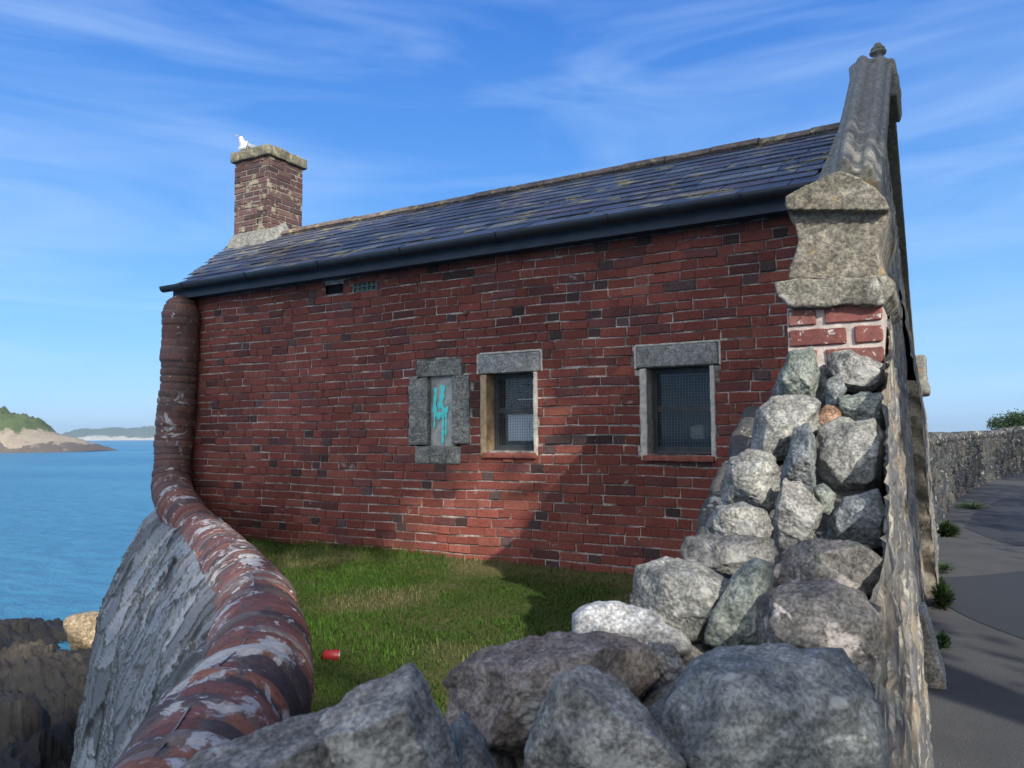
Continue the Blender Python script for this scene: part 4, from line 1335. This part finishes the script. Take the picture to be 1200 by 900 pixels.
ST([(120, 750), (160, 740), (190, 760), (185, 800), (140, 815)], 1.38, MR_grey, sub_=4)
ST([(150, 850), (188, 765), (262, 680), (335, 645), (555, 652), (612, 745), (632, 860), (620, 960), (420, 1010), (200, 980)], 1.22, MR_blue, 'huge blue grey boulder in the foreground', sub_=6, thick=.17, rough=1.25)
ST([(560, 700), (640, 640), (660, 700), (650, 900), (640, 1050), (590, 1050), (580, 800)], 1.36, MR_dark)
# foreground, picture pixels
FG = lambda L, d, m, label=None, **k: ST(L, d, m, label, crop=False, **k)
FG([(522, 800), (560, 768), (640, 748), (700, 742), (752, 758), (760, 800), (700, 850), (620, 880), (545, 872), (526, 840)], 1.34, MR_brown, 'reddish brown stone', sub_=7, rough=1.3)
FG([(560, 838), (640, 800), (700, 830), (700, 1000), (560, 1000)], 1.40, MR_brown, sub_=5, rough=1.2)
FG([(626, 870), (650, 800), (690, 786), (735, 812), (762, 850), (790, 890), (790, 990), (620, 990)], 1.10, MR_grey, 'grey granite stone at the bottom edge', sub_=7, rough=1.15)
FG([(330, 900), (372, 835), (410, 815), (445, 790), (468, 771), (492, 792), (520, 850), (535, 905), (530, 1000), (330, 1000)], 1.00, MR_grey, 'pointed grey stone in the foreground', sub_=7, rough=1.15)
FG([(215, 905), (250, 872), (330, 848), (400, 822), (440, 850), (440, 1000), (215, 1000)], .96, MR_dark, sub_=7, rough=.7)
FG([(524, 905), (530, 850), (543, 836), (560, 855), (582, 900), (590, 990), (520, 990)], 1.12, MR_blue, 'thin blue splinter of stone', sub_=5, sharp=60)
FG([(120, 930), (160, 918), (240, 900), (260, 940), (240, 1010), (120, 1010)], 1.0, MR_dark, sub_=4)
FG([(735, 850), (760, 810), (800, 800), (800, 900), (770, 960)], 1.34, MR_dark, sub_=4)
FG([(480, 920), (500, 868), (540, 852), (600, 870), (620, 960), (560, 1010)], 1.30, MR_dark, sub_=5)
# hearting: dark small stuff inside, well below the outer stones
core_pts = [((930, 470), 2.85), ((985, 480), 2.85), ((930, 560), 2.5), ((1000, 560), 2.45), ((910, 640), 2.2), ((980, 640), 2.15), ((870, 700), 2.0), ((960, 700), 1.95), ((900, 790), 1.75), ((800, 800), 1.65), ((720, 800), 1.6), ((980, 800), 1.72), ((640, 900), 1.5), ((560, 940), 1.45), ((850, 900), 1.5), ((450, 960), 1.25)]
for k_, ((px, py), d) in enumerate(core_pts):
    w_ = 62 / d * 1.6
    L = [(px + w_ * math.cos(a) * random.uniform(.8, 1.1), py + w_ * math.sin(a) * random.uniform(.8, 1.1)) for a in np.linspace(0, 6.28, 8)[:-1]]
    st_i[0] += 1
    stone(L, d, MR_dark, seed=st_i[0], sub_=4, name='hearting_stone')
# body: mortared path side of the ruined wall, and its inner side
def rtop(y):
    return float(np.interp(y, [.9, 1.35, 1.6, 1.9, 2.2, 2.5, 2.75, 2.94, 3.46], [-.56, -.52, -.40, -.28, -.10, .10, .22, .30, .62]))
f3 = rubble_sheet('x', .55, 3.46, -1.52, rtop, lambda y, z: xf(z) + .015 - .02 * max(0, 1.2 - y), None, seed=8, res=.014, cell=(5.5, 10)); f3.name = 'path_side_face'
f3.parent = ruin; f3.location = -Vector(ruin['_base'])
ret('x', 3.46, lambda z: xf(z) - .09, lambda z: xf(z) + .015, -1.5, .60, 9, ruin).name = 'pier_return'
for o in list(ruin.children):
    if o.name.startswith('pier_return'): o.location = -Vector(ruin['_base'])
body = [(-.16, .6, -1.5), (-.16, 2.95, -1.5), (-.16, 2.95, .12), (-.16, 2.5, -.10), (-.16, 2.1, -.36), (-.16, 1.7, -.62), (-.16, 1.3, -.75), (-.16, .6, -.80)]
me = weather(prism(body, (-.48, 0, 0)), .03, .05, 5, 4, 61)
vcol(me, np.tile(np.array((.10, .095, .09)), (len(me.vertices), 1)))
link('wall_core', me, M_rubble, ruin)
me = weather(prism([(-.2, .95, -1.5), (-.2, 1.5, -1.5), (-.2, 1.5, -.72), (-.2, .95, -.72)], (-.95, -.55, 0)), .03, .05, 5, 4, 62)
vcol(me, np.tile(np.array((.10, .095, .09)), (len(me.vertices), 1)))
link('wall_core', me, M_rubble, ruin)

# ================================================================== BOUNDARY WALL along the path
bnd = thing('boundary_wall', 'long grey rubble stone wall with upright coping, curving away along the path', 'wall', (.1, 14, -1.5))
def btop(y): return float(np.interp(y, [11.2, 20, 30, 45], [-.16, -.16, -.10, .35]))
f4 = rubble_sheet('wall_face', 11.25, 56, -1.55, btop, lambda y, z: float(path_edge(y)) - .03 * (z + 1.5), None, seed=14, res=.075, cell=(3.4, 5.0), amp=.07, tint=np.array((.36, .40, .44)), mat=mat_attr('boundary_rubble', .95, 20, .6, .01, (.30, .31, .30), .60, (4, 4, 4)))  # tint puts the bluish shade on this wall into its stone colour
f4.parent = bnd; f4.location = -Vector(bnd['_base'])
V, Fc = [], []
yy = np.arange(11.3, 56, .5)
for y in yy:
    e = float(path_edge(y)); t = btop(y)
    V += [(e - .04, y, t), (e - .5, y, t), (e - .5, y, -2.5)]
for i in range(len(yy) - 1):
    for j in range(2):
        a = i * 3 + j; Fc.append((a, a + 3, a + 4, a + 1))
me = mesh(V, Fc); vcol(me, np.tile(np.array((.2, .2, .19)), (len(V), 1)))
link('wall_back', me, M_rubble, bnd)
rb = random.Random(4); ms = []
y = 11.35
while y < 52:
    L = rb.uniform(.16, .34); e = float(path_edge(y)); t = btop(y); hgt = rb.uniform(.11, .19)
    b_ = box_mesh((e - .50, e - .0 + rb.uniform(-.02, .03), y, y + L - .02, t - .05, t + hgt))
    bm = bmesh.new(); bm.from_mesh(b_); bmesh.ops.bevel(bm, geom=bm.edges[:], offset=.035, segments=2, affect='EDGES'); bmesh.ops.subdivide_edges(bm, edges=bm.edges[:], cuts=1, use_grid_fill=True); bm.to_mesh(b_); bm.free()
    c_ = np.array((.085, .092, .10)) * rb.uniform(.6, 1.3)  # same bluish shade put into the coping colour
    vcol(b_, np.tile(c_, (len(b_.vertices), 1)))
    ms.append(b_); y += L
cp = join(ms); displace(cp, .03, 7, 4, 3)
link('upright_coping', cp, M_rubble, bnd, smooth=True)

# ================================================================== SMALL THINGS
# stone post leaning at the foot of the gable
sY = 5.15
p_b = at_z(1085, 797, PATH_Z)
slab = weather(box_mesh((-.09, .045, -.20, .24, -.03, .42)), .012, .012, 9, 4, 71)
co = get_co(slab); co[:, 0] -= .10 * (co[:, 2] / .43); co[:, 2] -= np.clip(co[:, 1], -1, 1) * .05
set_co(slab, co)
o = link('stone_slab', slab, mat_rock('pale_slab', (.26, .26, .24), (.46, .44, .40), (.30, .22, .14), .62, 60, 4, .005))
o.location = (-.06, 5.38, PATH_Z)
o['label'] = 'pale worn stone slab standing on the path at the foot of the gable'; o['category'] = 'stone slab'

# weeds along the foot of the walls
def weed(loc, n_, r_, h_, seed, label):
    rw = np.random.default_rng(seed)
    a = rw.uniform(0, 6.28, n_); rr_ = r_ * np.sqrt(rw.uniform(0, 1, n_)); hz = h_ * rw.uniform(.15, 1, n_) * (1 - .5 * rr_ / r_)
    tip = np.stack([np.cos(a) * rr_ * .45, np.sin(a) * rr_, hz], 1)
    mid = tip * np.array((.62, .62, .85)) + rw.normal(size=(n_, 3)) * .01
    side = np.stack([-np.sin(a), np.cos(a), rw.uniform(-.6, .6, n_)], 1) * rw.uniform(.004, .011, n_)[:, None]
    V = np.concatenate([np.zeros((1, 3)), np.stack([mid - side, tip, mid + side], 1).reshape(-1, 3)])
    b0 = np.arange(n_) * 3 + 1
    o = link('weed', fast_mesh(V, np.stack([b0 * 0, b0, b0 + 1, b0 + 2], 1)), M_weed)
    o.location = loc; o['label'] = label; o['category'] = 'weed'; o['group'] = 'weeds at the foot of the walls along the path'
weed((-.02, 7.6, PATH_Z), 420, .26, .30, 1, 'low green weed tuft between the pale slab and the far buttress')
weed((-.03, 6.2, PATH_Z), 160, .16, .14, 2, 'small green weed just behind the pale stone slab')
weed((.06, 13.0, PATH_Z), 700, .5, .26, 3, 'green weed clump on the path edge just beyond the gable')

weed((-.02, 9.6, PATH_Z), 130, .35, .11, 8, 'low weed along the foot of the far buttress')
weed((.55, 18.0, PATH_Z), 220, .9, .13, 9, 'flat green weed at the foot of the curving wall')

# red drink can lying in the grass
cp_ = at_z(389, 768, GRASS_Z + .028)
prof = [(0, .0), (0, .024), (.004, .027), (.012, .033), (.10, .033), (.108, .027), (.112, .026), (.112, .0005)]
V, Fc, mi = [], [], []
for h_, r_ in prof:
    for k2 in range(24):
        a = k2 / 24 * 6.2832; dent = 1 - .22 * math.exp(-((h_ - .06) / .022) ** 2) * max(0, math.cos(a - 1.2)) ** 2
        V.append((r_ * dent * math.cos(a), r_ * dent * math.sin(a), h_ - .056))
for i in range(len(prof) - 1):
    for k2 in range(24):
        Fc.append((i * 24 + k2, i * 24 + (k2 + 1) % 24, (i + 1) * 24 + (k2 + 1) % 24, (i + 1) * 24 + k2)); mi.append(0 if i <= 4 else 1)
can = thing('drink_can', 'crumpled red drink can lying in the grass', 'drink can', tuple(cp_))
def can_part(name, sel, mat):
    me = mesh(V, [f for f, m_ in zip(Fc, mi) if m_ == sel])
    o = bpy.data.objects.new(name, me); COL.objects.link(o); me.materials.append(mat); o.parent = can
    me.polygons.foreach_set('use_smooth', [True] * len(me.polygons))
can_part('can_body', 0, M_red); can_part('can_end', 1, M_alu)  # rolled rim and lid of the can
can.rotation_euler = (rad(90), 0, rad(118))
can.scale = (.78, .78, .72)

# gull on the chimney
gp = at_Y(289.5, 173, cY0 + .06); gp[2] = cz1 + .118
gull = thing('gull', 'white gull sitting on the chimney top', 'gull', tuple(gp))
bm = bmesh.new()
sk = bpy.data.meshes.new('gullskel')
pts = [((0, 0, .065), .062), ((.055, -.01, .085), .055), ((.085, -.015, .125), .036), ((.095, -.02, .165), .030), ((.108, -.025, .180), .029), ((-.07, .01, .062), .050), ((-.14, .02, .066), .028), ((-.20, .03, .070), .012)]
sk.from_pydata([p for p, r in pts], [(0, 1), (1, 2), (2, 3), (3, 4), (0, 5), (5, 6), (6, 7)], [])
o = bpy.data.objects.new('tmp', sk); COL.objects.link(o)
m_ = o.modifiers.new('s', 'SKIN'); s2 = o.modifiers.new('d', 'SUBSURF'); s2.levels = 2
for i, (p, r) in enumerate(pts): sk.skin_vertices[0].data[i].radius = (r, r)
sk.skin_vertices[0].data[0].use_root = True
dg = bpy.context.evaluated_depsgraph_get()
gm_ = bpy.data.meshes.new_from_object(o.evaluated_get(dg)); bpy.data.objects.remove(o)
def gpart(name, me, mat):
    o = bpy.data.objects.new(name, me); COL.objects.link(o); me.materials.clear(); me.materials.append(mat); o.parent = gull
    me.polygons.foreach_set('use_smooth', [True] * len(me.polygons)); return o
gpart('body', gm_, M_white)
def ell(c, s_, rot=0):
    D, Fi = ico(3); q = D * np.array(s_)
    ca_, sa_ = math.cos(rot), math.sin(rot)
    q = np.stack([q[:, 0] * ca_ + q[:, 2] * sa_, q[:, 1], -q[:, 0] * sa_ + q[:, 2] * ca_], 1)
    return fast_mesh(q + np.array(c), Fi)
for sgn in (-1, 1):
    gpart('wing', ell((-.05, .012 + sgn * .052, .085), (.115, .014, .036), .12), M_wing)
    gpart('eye', ell((.118, -.025 + sgn * .026, .188), (.004, .003, .004)), M_black)
gpart('tail', ell((-.2, .03, .07), (.05, .02, .007), .05), M_black)
gpart('beak', ell((.150, -.032, .174), (.026, .007, .008), .15), M_beak)
gull.rotation_euler = (0, 0, rad(-78))
gull.scale = (1.08, 1.08, 1.08)

# buff boulder on the shore
def free_rock(name, loc, size, mat, seed, label, cat):
    D, Fi = ico(4); r_ = random.Random(seed)
    N = np.array([np.array((r_.gauss(0, 1), r_.gauss(0, 1), r_.gauss(0, 1))) for _ in range(14)]); N /= np.linalg.norm(N, axis=1)[:, None]
    H = np.array([r_.uniform(.7, 1.0) for _ in range(14)])
    r = 1 / (np.sum((np.clip(D @ N.T, 0, None) / H) ** 14, 1) ** (1 / 14) + 1e-9)
    L = D * np.clip(r, 0, 1.4)[:, None] * (1 + .12 * fbm(D, 2.5, 5, seed))[:, None] * np.array(size)
    o = link(name, fast_mesh(L, Fi), mat, smooth=True); o.location = loc
    o['label'] = label; o['category'] = cat
M_buff = mat_rock('buff_rock', (.24, .18, .11), (.50, .40, .27), None, .6, 12, 3, .03)
bp = at_z(103, 741, SEA_Z + .5)
free_rock('boulder', tuple(bp), (.75, .6, .65), M_buff, 4, 'large buff boulder on the dark shore beside the sea wall', 'boulder')

# trees
def leaf_mesh(cen, n_per, spread, size, rw):
    n_ = len(cen) * n_per
    c = np.repeat(cen, n_per, 0) + rw.normal(size=(n_, 3)) * spread
    d1_ = rw.normal(size=(n_, 3)); d1_ /= np.linalg.norm(d1_, axis=1)[:, None]
    d2_ = np.cross(d1_, rw.normal(size=(n_, 3))); d2_ /= np.linalg.norm(d2_, axis=1)[:, None]
    s_ = (size * rw.uniform(.6, 1.3, n_))[:, None]
    V = np.stack([c - d1_ * s_, c + d2_ * s_ * .5, c + d1_ * s_, c - d2_ * s_ * .5], 1).reshape(-1, 3)
    b0 = np.arange(n_) * 4
    return fast_mesh(V, np.stack([b0, b0 + 1, b0 + 2, b0 + 3], 1))
def limb(pts, rads, n_=8):
    V, Fc = [], []
    P = np.array(pts, float)
    for i, p in enumerate(P):
        t = P[min(i + 1, len(P) - 1)] - P[max(i - 1, 0)]; t /= np.linalg.norm(t)
        a_ = np.cross(t, (0, 1, .1)); a_ /= np.linalg.norm(a_); b_ = np.cross(t, a_)
        for k2 in range(n_):
            an = k2 / n_ * 6.2832
            V.append(p + rads[i] * (math.cos(an) * a_ + math.sin(an) * b_))
    for i in range(len(P) - 1):
        for k2 in range(n_):
            Fc.append((i * n_ + k2, i * n_ + (k2 + 1) % n_, (i + 1) * n_ + (k2 + 1) % n_, (i + 1) * n_ + k2))
    return mesh(V, Fc)
def tree(name, loc, H, crown, n_cl, n_per, leaf, seed, label, lean=(0, 0), tr=.16, group=None):
    """crown: list of (cx,cy,cz,rx,ry,rz) lobes relative to the foot"""
    rw = np.random.default_rng(seed)
    t = thing(name, label, 'tree', loc, group)
    ms = [limb([(0, 0, -.1), (lean[0] * .2, lean[1] * .2, H * .25), (lean[0] * .6, lean[1] * .6, H * .6), (lean[0], lean[1], H * .9)], [tr, tr * .8, tr * .55, tr * .2])]
    cen = []
    for (cx, cy, cz, rx, ry, rz) in crown:
        ms.append(limb([(lean[0] * .5, lean[1] * .5, H * .5), (cx * .5 + lean[0] * .3, cy * .5 + lean[1] * .3, (cz + H * .5) / 2), (cx, cy, cz)], [tr * .45, tr * .3, tr * .1], 6))
        k_ = int(n_cl)
        d_ = rw.normal(size=(k_, 3)); d_ /= np.linalg.norm(d_, axis=1)[:, None]
        r_ = rw.uniform(.45, 1, k_)[:, None] ** .6
        cen.append(np.array((cx, cy, cz)) + d_ * r_ * np.array((rx, ry, rz)))
    cen = np.vstack(cen)
    tk = bpy.data.objects.new('trunk', join(ms)); COL.objects.link(tk); tk.data.materials.append(M_bark); tk.parent = t
    cm = leaf_mesh(cen, n_per, leaf * 2.2, leaf, rw)
    co_ = bpy.data.objects.new('crown', cm); COL.objects.link(co_); cm.materials.append(M_leaf); co_.parent = t
    return t
tp = at_d(1186, 515, 62)
tree('windswept_tree', (tp[0], tp[1], -1.7), 3.4, [(-.6, 0, 2.55, 1.1, .9, .42), (.5, 0, 2.9, .8, .8, .34), (1.4, .2, 2.6, 1.2, .9, .5), (.2, 0, 2.1, 1.0, .8, .4), (3.0, 0, 2.4, 1.3, .9, .5)], 60, 22, .09, 5,
     'windswept dark tree beyond the far end of the curving wall', lean=(.5, 0), tr=.13)
hp = at_d(1110, 517, 75)
hm = leaf_mesh(np.array([(hp[0] - 6 + i * .35, hp[1] + random.uniform(-1, 1), -1.4 + random.uniform(0, 1.0)) for i in range(90)]), 30, .22, .10, np.random.default_rng(8))
o = link('scrub', hm, M_leaf); struct(o, 'stuff'); o['label'] = 'dark scrub along the skyline beyond the curving wall'; o['category'] = 'scrub'

# ------- garden side of the path: unseen hedge and tall trees, placed and shaped to shade the wall
def mass_leaves(name, boxes_, dens, leaf, seed, mat):
    rw = np.random.default_rng(seed); cs = []
    for (x0, x1, y0, y1, z0, z1) in boxes_:
        n_ = int(dens * (x1 - x0) * (y1 - y0) * (z1 - z0))
        c = rw.uniform(0, 1, (n_, 3)) * np.array((x1 - x0, y1 - y0, z1 - z0)) + np.array((x0, y0, z0))
        top = z1 - .35 + .5 * fbm(np.stack([c[:, 1], 0 * c[:, 0], 0 * c[:, 0]], 1), .6, 3, seed)
        cs.append(c[c[:, 2] < top])
    return link(name, leaf_mesh(np.vstack(cs), 3, .1, leaf, rw), mat)
hd = mass_leaves('hedge', [(5.6, 6.6, -12, -5.2, -1.5, 3.6), (5.6, 6.6, -5.2, -2.6, -1.5, 4.2), (5.6, 6.6, -2.6, 1.2, -1.5, 2.3), (5.6, 6.6, 1.7, 5.0, -1.5, 2.2), (5.8, 6.8, 5.9, 8.5, -1.5, 2.4), (6.0, 6.8, 9.4, 13, -1.5, 3.2), (6.4, 7.4, 14.0, 22, -1.5, 4.2), (8, 9, 23.4, 38, -1.5, 4.6)], 95, .075, 3, M_leaf)
hd['label'] = 'unseen long clipped green hedge on the far side of the path'; hd['category'] = 'hedge'
tree('leafy_tree', (7.2, -.6, PATH_Z), 8.5, [(0, .3, 7.6, 1.8, 2.0, 1.9), (0, 2.2, 8.6, 1.7, 1.8, 2.0), (.2, -1.3, 10.7, 1.8, 2.3, 1.8), (0, 1.5, 11.2, 1.8, 2.2, 1.8)], 330, 20, .11, 31, 'unseen tall leafy tree across the path, nearest the building', tr=.22)
tree('leafy_tree', (7.4, -6.9, PATH_Z), 8.5, [(0, -.4, 6.4, 1.8, 1.8, 1.7), (0, -1.8, 9.0, 1.8, 2.2, 2.0), (0, .9, 11.6, 1.7, 2.4, 1.6), (0, 2.0, 10.6, 1.8, 1.4, 1.2), (-.2, -2.9, 7.6, 1.7, 2.0, 2.3)], 330, 20, .11, 32, 'unseen tall leafy tree across the path, behind the viewer', tr=.22)

# ------- the sea air: far things fade a little
hz_me = box_mesh((-5700, 5700, -4300, 7300, -7.2, 90))
m, t, b = newmat('sea_haze')
t.nodes.remove(b)
pv = nd(t, 'ShaderNodeVolumePrincipled', {'Color': (.66, .85, 1.0, 1), 'Density': .00018, 'Anisotropy': .2})
t.links.new(pv.outputs[0], t.nodes['Material Output'].inputs['Volume'])
hz = link('haze', hz_me, m); struct(hz, 'stuff')
